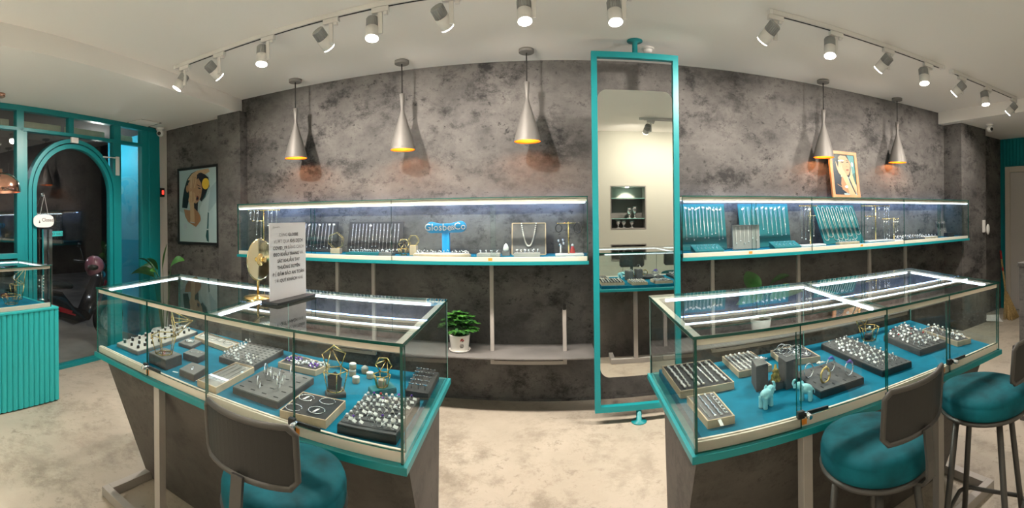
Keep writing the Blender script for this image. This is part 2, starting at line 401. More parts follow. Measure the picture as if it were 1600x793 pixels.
# ================================================================== storefront (left wall)
zt = on_left(88, 180).z; zl = on_left(88, 204.7).z; zb = on_left(88, 210).z
win = struct_root('window_1', LP(s_at(20), 0))
m = MB(); D0, D1 = -.005, .065
sE = s_at(248); s0 = S_FRONT-.3
lbox(m, s0, sE, zt, S-.001, D0, D1)
lbox(m, s0, sE, zb, zl, D0, D1)
lbox(m, s0, sE, 0, .035, D0-.005, D1+.01)
for a, b, z0, z1 in ((26.5, 38, 0.035, zt), (109, 116, zl, zt), (178, 189.5, .035, zt), (222, 232, .035, zt), (232, 248, .035, zt)):
    lbox(m, s_at(a), s_at(b), z0, z1, D0-(.02 if a == 232 else 0), D1+.003)
zw0, zw1 = on_left(15, 404).z, on_left(15, 396).z
lbox(m, s0, s_at(27), zw0, zw1, D0, D1)
lbox(m, s_at(38), s_at(43.5), .035, zb, .0, D1)
struct('window_frame', m, 'teal_paint', win, bevel=.003)
m = MB()
for a, b, z0, z1 in ((None, 26.5, .035, zw0), (None, 26.5, zw1, zb), (189.5, 222, .035, zb), (None, 26.5, zl, zt), (38, 109, zl, zt), (116, 178, zl, zt), (189.5, 222, zl, zt)):
    lbox(m, s0 if a is None else s_at(a), s_at(b), z0, z1, .028, .036)
struct('window_pane', m, 'window_glass', win)
m = MB()
for a, b in ((None, 26.5), (38, 109), (116, 178), (189.5, 222)):
    lbox(m, s0 if a is None else s_at(a), s_at(b), zl, zt-.06, .16, .18)
struct('transom_board', m, 'transom_sill', win)
# arched glass door
door = struct_root('door_1', LP(s_at(113), 0))
s1, s2 = s_at(44), s_at(181.5); sc_ = (s1+s2)/2; R = (s2-s1)/2; zap = on_left(113, 217).z; zs_ = zap-R
def arch_path(r, n=28): return [(sc_-r, .035)]+[(sc_-r*cos(pi*i/n), zs_+r*sin(pi*i/n)) for i in range(n+1)]+[(sc_+r, .035)]
def arch_band(mb, r0, r1, o0, o1):
    a, b = arch_path(r0), arch_path(r1); vs = []; n = len(a)
    for (sa, za), (sb, zb_) in zip(a, b): vs += [LP(sa, za, o0), LP(sb, zb_, o0), LP(sb, zb_, o1), LP(sa, za, o1)]
    fs = []
    for i in range(n-1):
        for k in range(4): fs.append([i*4+k, i*4+(k+1) % 4, (i+1)*4+(k+1) % 4, (i+1)*4+k])
    fs += [[0, 1, 2, 3], [4*n-1, 4*n-2, 4*n-3, 4*n-4]]
    mb.add(vs, fs)
m = MB(); arch_band(m, R, R-.04, -.008, .07)
# spandrel glass between the arch and the rectangular frame
struct('door_surround', m, 'teal_paint', door)
def spandrel(sgn):
    pts = [(sc_+sgn*R*cos(t), zs_+R*sin(t)) for t in [pi/2*i/14 for i in range(15)]]
    pts += [(sc_, zb), (sc_+sgn*(R+.02), zb), (sc_+sgn*(R+.02), zs_)]
    return [LP(a, b, .028) for a, b in pts]
m = MB()
for g in (-1, 1): m.slab(spandrel(g), .008, -LN)
struct('spandrel_glass', m, 'window_glass', door)
m = MB(); arch_band(m, R-.052, R-.098, -.004, .055)
lbox(m, sc_-R+.098, sc_+R-.098, .035, .05, .0, .05)
struct('door_leaf', m, 'teal_paint', door)
struct('door_pane', MB().slab([LP(a, b, .022) for a, b in arch_path(R-.097)], .008, -LN), 'window_glass', door)
hd = MB()
for u, o in ((64, -.05), (72.5, -.05)):
    s = s_at(u); lbox(hd, s-.019, s+.019, on_left(u, 480).z, on_left(u, 358).z, o-.03, o)
    for yy in (372, 470): lbox(hd, s-.01, s+.01, on_left(u, yy).z-.01, on_left(u, yy).z+.01, o, .022)
struct('door_handle', hd, 'chrome', door)
m = MB(); lbox(m, s_at(110), s_at(121), on_left(115, 223.5).z, on_left(115, 215).z, -.03, -.008)
struct('door_sensor', m, 'white_gloss', door)
m = MB(); lbox(m, s_at(180.3), s_at(184.8), on_left(182, 274).z, on_left(182, 245).z, -.03, -.008)
m.bar(LP(s_at(182), on_left(182, 247).z, -.02), LP(s_at(160), on_left(160, 245).z, -.02), .012)
struct('door_closer', m, 'white_gloss', door)
# hanging door sign
t = thing('door_sign', 'white oval door sign hanging from a suction hook on the arched glass door', 'sign', LP(s_at(68), on_left(68, 355).z, 0))
cu, cv = 68.5, 345; P = lambda u, v, o=-.03: on_left(u, v, o)
c0 = P(cu, cv); hw = (P(84.5, cv)-P(52.5, cv)).length/2; hh = (P(cu, 335).z-P(cu, 355).z)/2
pts = []
for k in range(28):
    a = 2*pi*k/28; ex = abs(cos(a))**.6*(1 if cos(a) > 0 else -1); ey = abs(sin(a))**.75*(1 if sin(a) > 0 else -1)
    pts.append(c0+LT*hw*ex+Vector((0, 0, hh*ey)))
obj('plate', MB().slab(pts, .005, -LN), 'white_gloss', t)
mb = text_mb('Closed', .05, c0+LT*hw*.38+Vector((0, 0, -.005))-LN*.001, LT, (0, 0, 1), bold=.01)
mb.slab([c0-LT*hw*.42+Vector((0, 0, .012))-LN*.0016, c0-LT*hw*.34+Vector((0, 0, -.02))-LN*.0016, c0-LT*hw*.50+Vector((0, 0, -.02))-LN*.0016], .0006, -LN)
obj('lettering', mb, 'ink_dark', t)
hk = P(67, 304, .018)
obj('hook', MB().lathe([(.022, 0), (.02, .006), (.008, .012), (.008, .022), (.012, .026)], hk, 14, mtx=Vector((0, 0, 1)).rotation_difference(-LN).to_matrix()), 'chrome', t)
hb = hk-LN*.03
obj('string', MB().tube([c0-LT*hw*.4+Vector((0, 0, hh*.9))-LN*.006, hb, c0+LT*hw*.4+Vector((0, 0, hh*.9))-LN*.006], .0025, 5), 'white_tag', t)
t = thing('push_pull_label', 'small teal plate with lettering fixed beside the steel door handle', 'sign', LP(s_at(87), on_left(87, 369).z, 0))
q = [P(75.5, 361.5, -.006), P(98, 360.5, -.006), P(98, 368, -.006), P(75.5, 369.5, -.006)]
obj('plate', MB().slab(q, .004, -LN), 'teal_slat', t)
cc = (q[0]+q[1]+q[2]+q[3])/4
obj('lettering', text_mb('KÉO VÀO', .042, cc-Vector((0, 0, .015))-LN*.001, LT, (0, 0, 1), bold=.01), 'ink_dark', t)
# night street outside
struct('street_ground', MB().box((-12, YF-3, -.16), (xl(YF)+.4, 9, -.125)).prism([(-12, YF-3), (xl(YF-3)-.09, YF-3), (xl(9)-.09, 9), (-12, 9)], -.125, -.02), 'asphalt')
struct('wall_street', MB().box((-11.9, YF-3, -.1), (-11.6, 9, 5)), 'night_wall')
q = [LP(S_BACK-.06, 0, .12), LP(S_BACK+.1, 0, .12), LP(S_BACK+.1, 0, 1.1), LP(S_BACK-.06, 0, 1.1)]
struct('wall_porch', MB().prism([(p.x, p.y) for p in q], -.02, S), 'blue_paint')
q = [LP(S_FRONT-.4, 0, .17), LP(S_BACK+.1, 0, .17), LP(S_BACK+.1, 0, 1.6), LP(S_FRONT-.4, 0, 1.6)]
struct('ceiling_porch', MB().prism([(p.x, p.y) for p in q], S, S+.1), 'night_wall')
for nm, kind, loc, en, colr, rad in (('porch_fill', 'POINT', LP(S_BACK-.55, 2.45, .75), 16, (1, .93, .85), .06), ('street_fill', 'POINT', Vector((-8.5, .5, 3.6)), 120, (.9, .93, 1), .15)):  # unseen point lights added to brighten the blue porch wall, scooter and ground
    l = bpy.data.lights.new(nm, kind); l.energy = en; l.color = colr; l.shadow_soft_size = rad
    lo = bpy.data.objects.new(nm, l); COL.objects.link(lo); lo.location = loc
# ceiling hatch, cable and switch box
q = [on_z(200, 190.5, S), on_z(233, 197.5, S), on_z(254, 191.5, S), on_z(222, 185.5, S)]
t = thing('ceiling_hatch', 'grey ceiling access hatch with dark gaps above the storefront corner', 'hatch', (q[0]+q[2])/2)
def sc_quad(q, k, z): c = sum(q, Vector())/4; return [Vector((c.x+(p.x-c.x)*k, c.y+(p.y-c.y)*k, z)) for p in q]
obj('frame', MB().slab(sc_quad(q, 1.0, S-.004), .003, (0, 0, -1)), 'frame_black', t)
q2 = [p+(q[3]-q[1])*.07 for p in sc_quad(q, .9, S-.012)]
obj('panel', MB().slab(q2, .007, (0, 0, -1)), 'ceiling_paint', t)
t = thing('power_cable', 'thin black cable running down the white wall edge to a switch box', 'cable', on_left(249, 300, -.01))
pts = [on_z(233, 197.8, S-.006), on_left(243, 200, -.012), on_left(247.5, 203, -.012), on_left(249, 212, -.012), on_left(249.3, 250, -.012), on_left(249.8, 294, -.012)]
obj('cord', MB().tube(pts, .006, 6), 'cord_black', t)
b0, b1 = on_left(247.6, 293.5), on_left(254.5, 307.5); m = MB(); lbox(m, b0.dot(LT), b1.dot(LT), b1.z, b0.z, -.035, -.001)
obj('switch_box', m, 'black_plastic', t, bevel=.003)
m = MB(); lbox(m, b0.dot(LT)+.03, b1.dot(LT)-.015, b1.z+.03, b0.z-.03, -.0375, -.0355); obj('indicator', m, 'led_red', t)
# ================================================================== security cameras, smoke detector
def cctv(c, label, look):
    t = thing('security_camera', label, 'security camera', c)
    obj('ceiling_mount', MB().lathe([(.05, -.03), (.052, -.025), (.052, -.001)], c, 20), 'white_gloss', t)
    h = Vector(c)+Vector((0, 0, -.065)); obj('body', MB().ball(h, .047, 16, 10), 'white_gloss', t)
    d = Vector(look).normalized(); mt = Vector((0, 0, 1)).rotation_difference(d).to_matrix()
    obj('lens', MB().lathe([(.022, .030), (.022, .046), (.014, .050), (.001, .049)], h, 14, mtx=mt), 'black_plastic', t)
p = on_left(262, 200); cctv((p.x+.10, 3.50, S), 'white dome security camera on the soffit above the black framed poster', (.5, -.85, -.3))
p = on_z(1547.5, 193.5, S); cctv((p.x, p.y, S), 'white dome security camera on the soffit beside the teal slatted wall', (-.4, -.9, -.25))
p = on_z(1015, 75.5, C)
t = thing('smoke_detector', 'round white smoke detector on the ceiling behind the tall mirror frame', 'smoke detector', p)
obj('base', MB().lathe([(.045, -.012), (.05, -.01), (.05, -.001)], p, 20), 'white_gloss', t)
obj('sensor', MB().lathe([(.018, -.036), (.034, -.03), (.038, -.013)], p, 20), 'white_gloss', t)
p = on_y(1541, 343, 3.395); x = 5.10
t = thing('wall_handset', 'white intercom handset fixed on the grey pillar edge near the broom', 'intercom', (x, 3.39, 1.35))
zc = 1.55-(355-330)/F*6.1
obj('back_plate', MB().box((x-.03, 3.37, zc-.07), (x+.02, 3.394, zc+.10)), 'white_gloss', t, bevel=.004)
obj('receiver', MB().ball((x+.05, 3.35, zc-.03), (.035, .02, .075), 12, 8), 'white_gloss', t)
# ================================================================== ceiling tracks and spotlights
YT = 2.47
def track(x0, x1, y, label):
    t = thing('ceiling_track', label, 'track', ((x0+x1)/2, y, C))
    obj('rail', MB().box((x0, y-.018, C-.03), (x1, y+.018, C-.0005)), 'head_white', t, bevel=.002)
    obj('groove', MB().box((x0+.05, y-.006, C-.0315), (x1-.05, y+.006, C-.0302)), 'slot_dark', t)
    for a in (x0, x1): obj('end_cap', MB().box((a-.012, y-.02, C-.033), (a+.012, y+.02, C-.0005)), 'white_gloss', t)
SPOT_W = 150
def spot(x, y, aim, label, group, watt=1.0, cone=2.1, side=1):
    """A track head: adaptor, arm, finned body and a warm lens; aim is the point it shines at."""
    t = thing('track_spotlight', label, 'spotlight', (x, y, C-.03), group=group)
    pv = Vector((x, y, C-.155)); d = (Vector(aim)-pv).normalized(); mt = Vector((0, 0, 1)).rotation_difference(d).to_matrix()
    ax = x+side*.055
    obj('adaptor', MB().box((ax-.055, y-.016, C-.062), (ax+.055, y+.016, C-.0315)).box((ax+.02, y-.012, C-.08), (ax+.045, y+.012, C-.062)), 'head_white', t, bevel=.003)
    obj('arm', MB().box((ax-.016, y-.008, C-.19), (ax+.012, y+.008, C-.062)).box((min(x, ax-.016), y-.007, C-.165), (max(x, ax-.016), y+.007, C-.145)), 'head_white', t, bevel=.003)
    m = MB(); o = pv
    m.lathe([(.036, -.075), (.038, -.07), (.038, -.012)], o, 20, mtx=mt)
    for k in range(20):
        a = 2*pi*k/20; q = Vector((cos(a), sin(a), 0))
        m.bar(o+mt @ (q*.038+Vector((0, 0, -.07))), o+mt @ (q*.038+Vector((0, 0, -.014))), .004, .006)
    obj('heat_sink', m, 'head_grey', t)
    obj('barrel', MB().lathe([(.039, -.012), (.042, -.010), (.042, .056), (.039, .058)], o, 22, mtx=mt), 'head_white', t)
    obj('lens', MB().lathe([(.039, .0582), (.040, .0615), (.036, .064)], o, 22, mtx=mt), 'lens_warm', t)
    l = bpy.data.lights.new('spot_lamp', 'SPOT'); l.energy = SPOT_W*watt; l.color = (1, .89, .775); l.spot_size = cone; l.spot_blend = .75; l.shadow_soft_size = .035
    lo = bpy.data.objects.new('spot_lamp', l); COL.objects.link(lo); lo.parent = t
    w0 = o+d*.075; lo.location = w0-t.location; lo.rotation_euler = d.to_track_quat('-Z', 'Y').to_euler()
def xat(u, Y=YT): return Y*tan(az(u))
track(xat(277), .80, YT, 'long white ceiling track over the counter nearest the storefront')
track(xat(1206), xat(1474), YT, 'white four-lamp ceiling track over the counter with the elephants')
track(xat(1488), xat(1587), YT, 'short white three-lamp ceiling track ending at the beam')
ordn = ['first', 'second', 'third', 'fourth', 'fifth', 'sixth', 'seventh', 'eighth']
LW = 'on the long ceiling track counted from the storefront'
heads = [(284, (-3.6, 1.7, .9), 1.0), (337, (-1.95, 3.687, 1.6), .5), (412, (-1.75, 2.0, .0), .55), (509, (-.95, 3.687, 1.6), .5), (585, (-.95, 1.9, 0), .55), (695, (-.05, 3.687, 1.6), .5), (823, (.05, 1.9, 0), .55), (964, (.55, 1.9, 0), .55)]
for i, (u, aim, wt) in enumerate(heads): spot(xat(u), YT, aim, f'{ordn[i]} white spotlight {LW}', 'spotlights on the long track', wt)
heads = [(1203, (.75, 3.687, 1.6), .5), (1299, (1.45, 1.9, 0), .55), (1382, (1.95, 3.687, 1.6), .5), (1445, (2.6, 2.0, 0), .55)]
for i, (u, aim, wt) in enumerate(heads): spot(xat(u), YT, aim, f'{ordn[i]} white spotlight on the four-lamp ceiling track counted from the mirror', 'spotlights on the four-lamp track', wt)
heads = [(1499, (2.9, 3.687, 1.6), .5), (1540, (3.7, 2.0, 0), .55), (1581, (4.0, 3.687, 1.5), .5)]
for i, (u, aim, wt) in enumerate(heads): spot(xat(u), YT, aim, f'{ordn[i]} white spotlight on the short three-lamp ceiling track counted from the mirror', 'spotlights on the short track', wt)
track(1.18, 3.0, .65, 'white ceiling track reflected in the tall mirror')
for i, (x, aim) in enumerate(((1.27, (1.1, -.32, 2.0)), (2.0, (2.0, -.32, 1.9)), (2.8, (3.0, -.32, 1.9)))):
    spot(x, .65, aim, f'{ordn[i]} white spotlight on the ceiling track reflected in the mirror', 'spotlights reflected in the mirror', .5, 2.4)
track(-3.0, -.7, .65, 'white ceiling track over the stool by the front counter')
for i, (x, aim) in enumerate(((-2.9, (-3.0, -.32, 1.8)), (-2.0, (-2.0, -.32, 1.9)), (-1.2, (-1.1, -.32, 1.9)))):
    spot(x, .65, aim, f'{ordn[i]} white spotlight on the ceiling track over the lone stool', 'spotlights over the lone stool', 1.1, 2.4)
# ================================================================== pendants
def pendant(uc, yc, ur, yr, label):
    c = on_z(uc, yc, C); Y = c.y; Y = min(max(Y, 3.44), 3.56); x = Y*tan(az(uc))
    r = hypot(x, Y); zr = HC+slope(ur, yr)*r; zt = zr+.466
    t = thing('pendant_lamp', label, 'pendant lamp', (x, Y, C), group='silver cone pendants along the back wall')
    obj('canopy', MB().lathe([(.058, -.026), (.060, -.024), (.060, -.001)], (x, Y, C), 28), 'lamp_grey', t)
    obj('cord', MB().tube([(x, Y, C-.026), (x, Y, zt-.002)], .005, 6), 'cord_black', t)
    prof = [(.105, 0), (.1035, .012), (.088, .075), (.068, .15), (.046, .22), (.027, .285), (.0155, .325), (.0135, .34), (.016, .38), (.0195, .42), (.022, .464), (.018, .466)]
    m = MB().lathe(prof, (x, Y, zr), 32, cap=False)
    m.lathe([(.018, .466), (.001, .466)], (x, Y, zr), 32, cap=False)
    ip = [(r_-.003, z) for r_, z in prof[:7]]
    m2 = MB().lathe(ip[::-1]+[(.105, 0)], (x, Y, zr), 32, cap=False)
    obj('shade', m, 'lamp_silver', t); obj('inner_shade', m2, 'gold_inner', t)
    obj('bulb', MB().ball((x, Y, zr+.14), .026, 12, 8), 'bulb_amber', t)
    l = bpy.data.lights.new('bulb_lamp', 'POINT'); l.energy = 3.2; l.color = (1, .42, .16); l.shadow_soft_size = .02
    lo = bpy.data.objects.new('bulb_lamp', l); COL.objects.link(lo); lo.parent = t; lo.location = (0, 0, zr+.045-C)
for i, a in enumerate(((463.5, 124, 466, 247), (630.5, 95, 633, 234), (825.5, 73, 828, 221), (1288, 126, 1286, 246), (1403, 154, 1400, 254))):
    pendant(*a, f'{ordn[i]} silver cone pendant lamp with gold inside counted from the storefront')
# copper pendant by the window
p = on_z(0, 146, S); x, Y = p.x, p.y; zr = 1.805
t = thing('dome_pendant', 'polished copper dome pendant lamp over the ribbed window counter', 'pendant lamp', (x, Y, S))
obj('canopy', MB().lathe([(.05, -.028), (.055, -.02), (.055, -.001)], p, 24), 'copper', t)
obj('cord', MB().tube([(x, Y, S-.028), (x, Y, zr+.21)], .005, 6), 'cord_black', t)
prof = [(.186, 0), (.19, .006), (.188, .05), (.17, .10), (.13, .145), (.075, .172), (.032, .182), (.030, .21), (.001, .212)]
obj('shade', MB().lathe(prof, (x, Y, zr), 36, cap=False).lathe([(.186, 0), (.184, .05), (.166, .098), (.126, .142), (.03, .178), (.001, .178)], (x, Y, zr), 36, cap=False), 'copper', t)
# ================================================================== tall swivel mirror
p0 = Vector((.3184, 3.2356, 0)); p1 = Vector((.9776, 3.2301, 0)); dr = (p1-p0).normalized(); nr = Vector((dr.y, -dr.x, 0)); cm = (p0+p1)/2
t = thing('standing_mirror', 'tall swivelling mirror in a teal frame fixed between floor and ceiling', 'mirror', (cm.x, cm.y, 0))
tw = .042; zb_, zt_ = .095, 2.75
def fr(a, b, z0, z1, d=.022):
    q = [p0+dr*a+nr*d, p0+dr*b+nr*d, p0+dr*b-nr*d, p0+dr*a-nr*d]; return [(v.x, v.y) for v in q], z0, z1
Wm = (p1-p0).length; m = MB()
for a in ((0, tw, zb_, zt_), (Wm-tw, Wm, zb_, zt_), (tw, Wm-tw, zb_, zb_+tw), (tw, Wm-tw, zt_-tw, zt_)): m.prism(*fr(*a))
obj('frame', m, 'teal_paint', t)
def rr(x0, x1, z0, z1, r, n=8):
    o = []
    for cx_, cz, a0 in ((x1-r, z1-r, 0), (x0+r, z1-r, pi/2), (x0+r, z0+r, pi), (x1-r, z0+r, 1.5*pi)):
        o += [(cx_+r*cos(a0+pi/2*i/n), cz+r*sin(a0+pi/2*i/n)) for i in range(n+1)]
    return o
zm1, zm0 = on_y(990, 141, 3.23).z, on_y(960, 589, 3.23).z
pts = [p0+dr*a+nr*.004+Vector((0, 0, b)) for a, b in rr(tw+.002, Wm-tw-.002, zm0, zm1, .07)]
obj('mirror_pane', MB().slab(pts, .008, nr, 0, 1), ['mirror_glass', 'glass_edge'], t)
obj('pivot_post', MB().lathe([(.058, .0005), (.058, .008), (.02, .014), (.02, zb_)], (cm.x, cm.y, 0), 24), 'teal_paint', t)
obj('pivot_post', MB().lathe([(.02, zt_), (.02, C-.014), (.058, C-.008), (.058, C-.0005)], (cm.x, cm.y, 0), 24), 'teal_paint', t)
# ================================================================== glass display furniture
def inset(poly, d):
    """Polygon (counter-clockwise, xy) with every edge moved inwards by d."""
    n = len(poly); out = []
    for i in range(n):
        a, b, c = Vector(poly[i-1]), Vector(poly[i]), Vector(poly[(i+1) % n])
        e1 = (b-a).normalized(); e2 = (c-b).normalized(); n1 = Vector((-e1.y, e1.x)); n2 = Vector((-e2.y, e2.x))
        p = b+n1*d; q = b+n2*d; cr = e1.x*e2.y-e1.y*e2.x
        t = ((q-p).x*e2.y-(q-p).y*e2.x)/cr
        out.append(p+e1*t)
    return out
def strip(mb, p, q, w0, w1, z0, z1, mi=0, trim=0):
    """A bar along the line p-q, between offsets w0 and w1 to its inner (left-hand) side."""
    p = Vector(p[:2]); q = Vector(q[:2]); d = (q-p).normalized(); n = Vector((-d.y, d.x)); p = p+d*trim; q = q-d*trim
    return mb.prism([tuple(p+n*w0), tuple(q+n*w0), tuple(q+n*w1), tuple(p+n*w1)], z0, z1, mi)
def pane(name, parent, p, q, z0, z1, off=0.0, th=.009, edge='glass_edge'):
    p = Vector(p[:2]); q = Vector(q[:2]); d = (q-p).normalized(); n = Vector((-d.y, d.x)); p = p+n*off; q = q+n*off
    quad = [(p.x, p.y, z0), (q.x, q.y, z0), (q.x, q.y, z1), (p.x, p.y, z1)]
    return obj(name, MB().slab(quad, th, (-n.x, -n.y, 0), 0, 1), ['case_glass', edge], parent)
def hit(u, p, q):
    """Where the vertical plane of picture column u meets the line p-q (xy)."""
    a = az(u); d = Vector((sin(a), cos(a))); p = Vector(p[:2]); e = Vector(q[:2])-p
    t = -(p.x*d.y-p.y*d.x)/(e.x*d.y-e.y*d.x); return p+e*t
def lock(parent, p, d, n, z, flip=1):
    """Showcase lock: ratchet bar, black block and chrome cylinder facing out (n points inwards)."""
    p = Vector((p[0], p[1], z)); d = Vector((d[0], d[1], 0)); n = Vector((n[0], n[1], 0))
    lk = obj('lock', MB().bar(p-n*.008-d*.012, p-n*.008+d*.014, .016, .026), 'black_plastic', parent, bevel=.002)
    obj('ratchet_bar', MB().bar(p-n*.006, p-n*.010+d*.115*flip, .006, .012), 'black_plastic', lk)
    mt = Vector((0, 0, 1)).rotation_difference(-n).to_matrix()
    obj('key_cylinder', MB().lathe([(.008, .010), (.0095, .012), (.0095, .042), (.007, .044), (.002, .0435)], p+d*.02*flip, 14, mtx=mt), 'chrome', lk)
ZB0, ZB1, ZG, ZR, ZD, ZT = .768, .7935, .7935, .826, .822, 1.165
def counter(name, label, Q, seam, slides, posts, foot, locks, stickers, dtrim):
    A, B, Cc, D = [Vector(p) for p in Q]; cen = (A+B+Cc+D)/4
    t = thing(name, label, 'display counter', (cen.x, cen.y, 0))
    d = (B-A).normalized(); n = Vector((-d.y, d.x))
    out = inset(Q, -.012)
    obj('base_board', MB().prism([tuple(p) for p in out], ZB0, ZB1), 'teal_paint', t, bevel=.002)
    i1 = inset(Q, .010)
    obj('velvet_deck', MB().prism([tuple(p) for p in inset(Q, .036)], ZB1, ZD), 'velvet_deck', t)
    m = MB(); strip(m, i1[0], i1[1], 0, .025, ZB1, ZR); strip(m, i1[0], i1[1], .008, .011, ZR, ZR+.004)
    obj('bottom_rail', m, 'cream_rail', t, bevel=.0015)
    # cream frame under the glass top, led strips on its inner side
    zf0, zf1 = ZT-.032, ZT-.0105
    m = MB(); L = MB()
    for k in range(4): strip(m, i1[k], i1[(k+1) % 4], 0, .026, zf0 if k == 0 else zf0+.004, zf1, trim=0 if k % 2 == 0 else .026)
    sa, sb = hit(seam, A, B), None
    sb = D+(Cc-D)*((sa-A).length/(B-A).length)
    strip(m, sa, sb, -.016, .016, zf0+.004, zf1, trim=.037)
    for k in (2, dtrim): strip(L, i1[k], i1[(k+1) % 4], .026, .034, zf0+.006, zf1-.004, trim=.06)
    strip(L, i1[0], i1[1], .0262, .034, zf0+.006, zf1-.004, trim=.06)
    strip(L, sa, sb, *((-.026, -.0165) if A.x < 0 else (.0165, .026)), zf0+.006, zf1-.004, trim=.08)
    fm = MB(); strip(fm, i1[0], i1[1], -.0012, -.0002, zf0, zf1)
    obj('top_frame', m, 'frame_strip', t, bevel=.0015); obj('front_trim', fm, 'cream_rail', t); obj('led_strip', L, 'led_cold', t)
    # panes
    cuts = [A]+[hit(u, A, B) for u in slides[0]]+[sa]+[hit(u, A, B) for u in slides[1]]+[B]
    for k in range(len(cuts)-1):
        pane('front_pane', t, cuts[k]+(d*(-.012) if k % 2 else d*.0), cuts[k+1], ZR+.001 if k % 2 else ZG+.001, ZT-.0102, off=.011 if k % 2 else .001)
    pane('side_pane', t, B, Cc, ZG+.001, ZT-.0102, .001); pane('side_pane', t, D, A, ZG+.001, ZT-.0102, .001)
    pane('rear_pane', t, Cc, sb, ZG+.001, ZT-.0102, .001, edge='glass_edge_light'); pane('rear_pane', t, sb, D, ZG+.001, ZT-.0102, .001, edge='glass_edge_light')
    top = inset(Q, -.003)
    def tp(a, b, c, e): obj('top_pane', MB().prism([tuple(v) for v in (a, b, c, e)], ZT-.010, ZT, 0, 1), ['case_glass', 'glass_edge'], t)
    ta = top[0]+(top[1]-top[0])*((sa-A).length/(B-A).length); tb = top[3]+(top[2]-top[3])*((sa-A).length/(B-A).length)
    g = (top[1]-top[0]).normalized()*.001
    tp(top[0], ta-g, tb-g, top[3]); tp(ta+g, top[1], top[2], tb+g)
    # laminate body, narrower at its foot, and the steel legs
    xa, xb = (A.x+.05, B.x-.015) if A.x < 0 else (A.x+.02, B.x-.03)
    body = MB()
    y0t, y1t, y0b, y1b = 1.345, 1.76, 1.64, 1.70
    for x0_, x1_ in ((xa, xb),):
        vs = [(x0_, y0b, .002), (x1_, y0b, .002), (x1_, y1b, .002), (x0_, y1b, .002), (x0_, y0t, ZB0), (x1_, y0t, ZB0), (x1_, y1t, ZB0), (x0_, y1t, ZB0)]
        body.add(vs, [[3, 2, 1, 0], [4, 5, 6, 7], [0, 1, 5, 4], [1, 2, 6, 5], [2, 3, 7, 6], [3, 0, 4, 7]])
    obj('base_body', body, 'counter_laminate', t)
    for x in posts: obj('post', MB().box((x-.02, 1.312, .0505), (x+.02, 1.352, ZB0)), 'steel_grey', t, bevel=.002)
    for x in posts: obj('post', MB().box((x-.02, 1.90, .0505), (x+.02, 1.94, ZB0)), 'steel_grey', t, bevel=.002)
    x0_, x1_ = foot; m = MB()
    m.box((x0_, 1.312, .001), (x1_, 1.357, .05)).box((x0_, 1.895, .001), (x1_, 1.94, .05)).box((x0_, 1.357, .001), (x0_+.045, 1.895, .05)).box((x1_-.045, 1.357, .001), (x1_, 1.895, .05))
    obj('foot_frame', m, 'steel_grey', t, bevel=.002)
    for u, fl in locks: lock(t, hit(u, A, B), d, n, ZR+.022, fl)
    for u in stickers:
        c = hit(u, A, B)+n*.0098; c = Vector((c.x, c.y, .81)); dd = Vector((d.x, d.y, 0)); nn = Vector((n.x, n.y, 0))
        obj('sticker', MB().slab([c-dd*.011-Vector((0, 0, .010)), c+dd*.011-Vector((0, 0, .010)), c+dd*.011+Vector((0, 0, .010)), c-dd*.011+Vector((0, 0, .010))], .0004, -nn), 'orange_label', t)
    return t
QL = [(-2.18, 1.315), (-.443, 1.27), (-.478, 2.004), (-2.32, 2.08)]
QR = [(.44, 1.31), (2.05, 1.264), (2.2, 2.07), (.465, 2.038)]
counter('display_counter', 'glass topped jewellery counter carrying the brass mirror and notice, nearest the storefront', QL, 318, ([227], [456]), (-1.635, -.95), (-2.13, -.60), ((228, 1), (455, 1)), (226, 458), 3)
counter('display_counter', 'glass topped jewellery counter holding two blue elephants, with two stools pulled up', QR, 1386, ([1250], [1484]), (.863, 1.605), (.60, 2.067), ((1246, 1), (1480, 1)), (1256, 1475), 1)
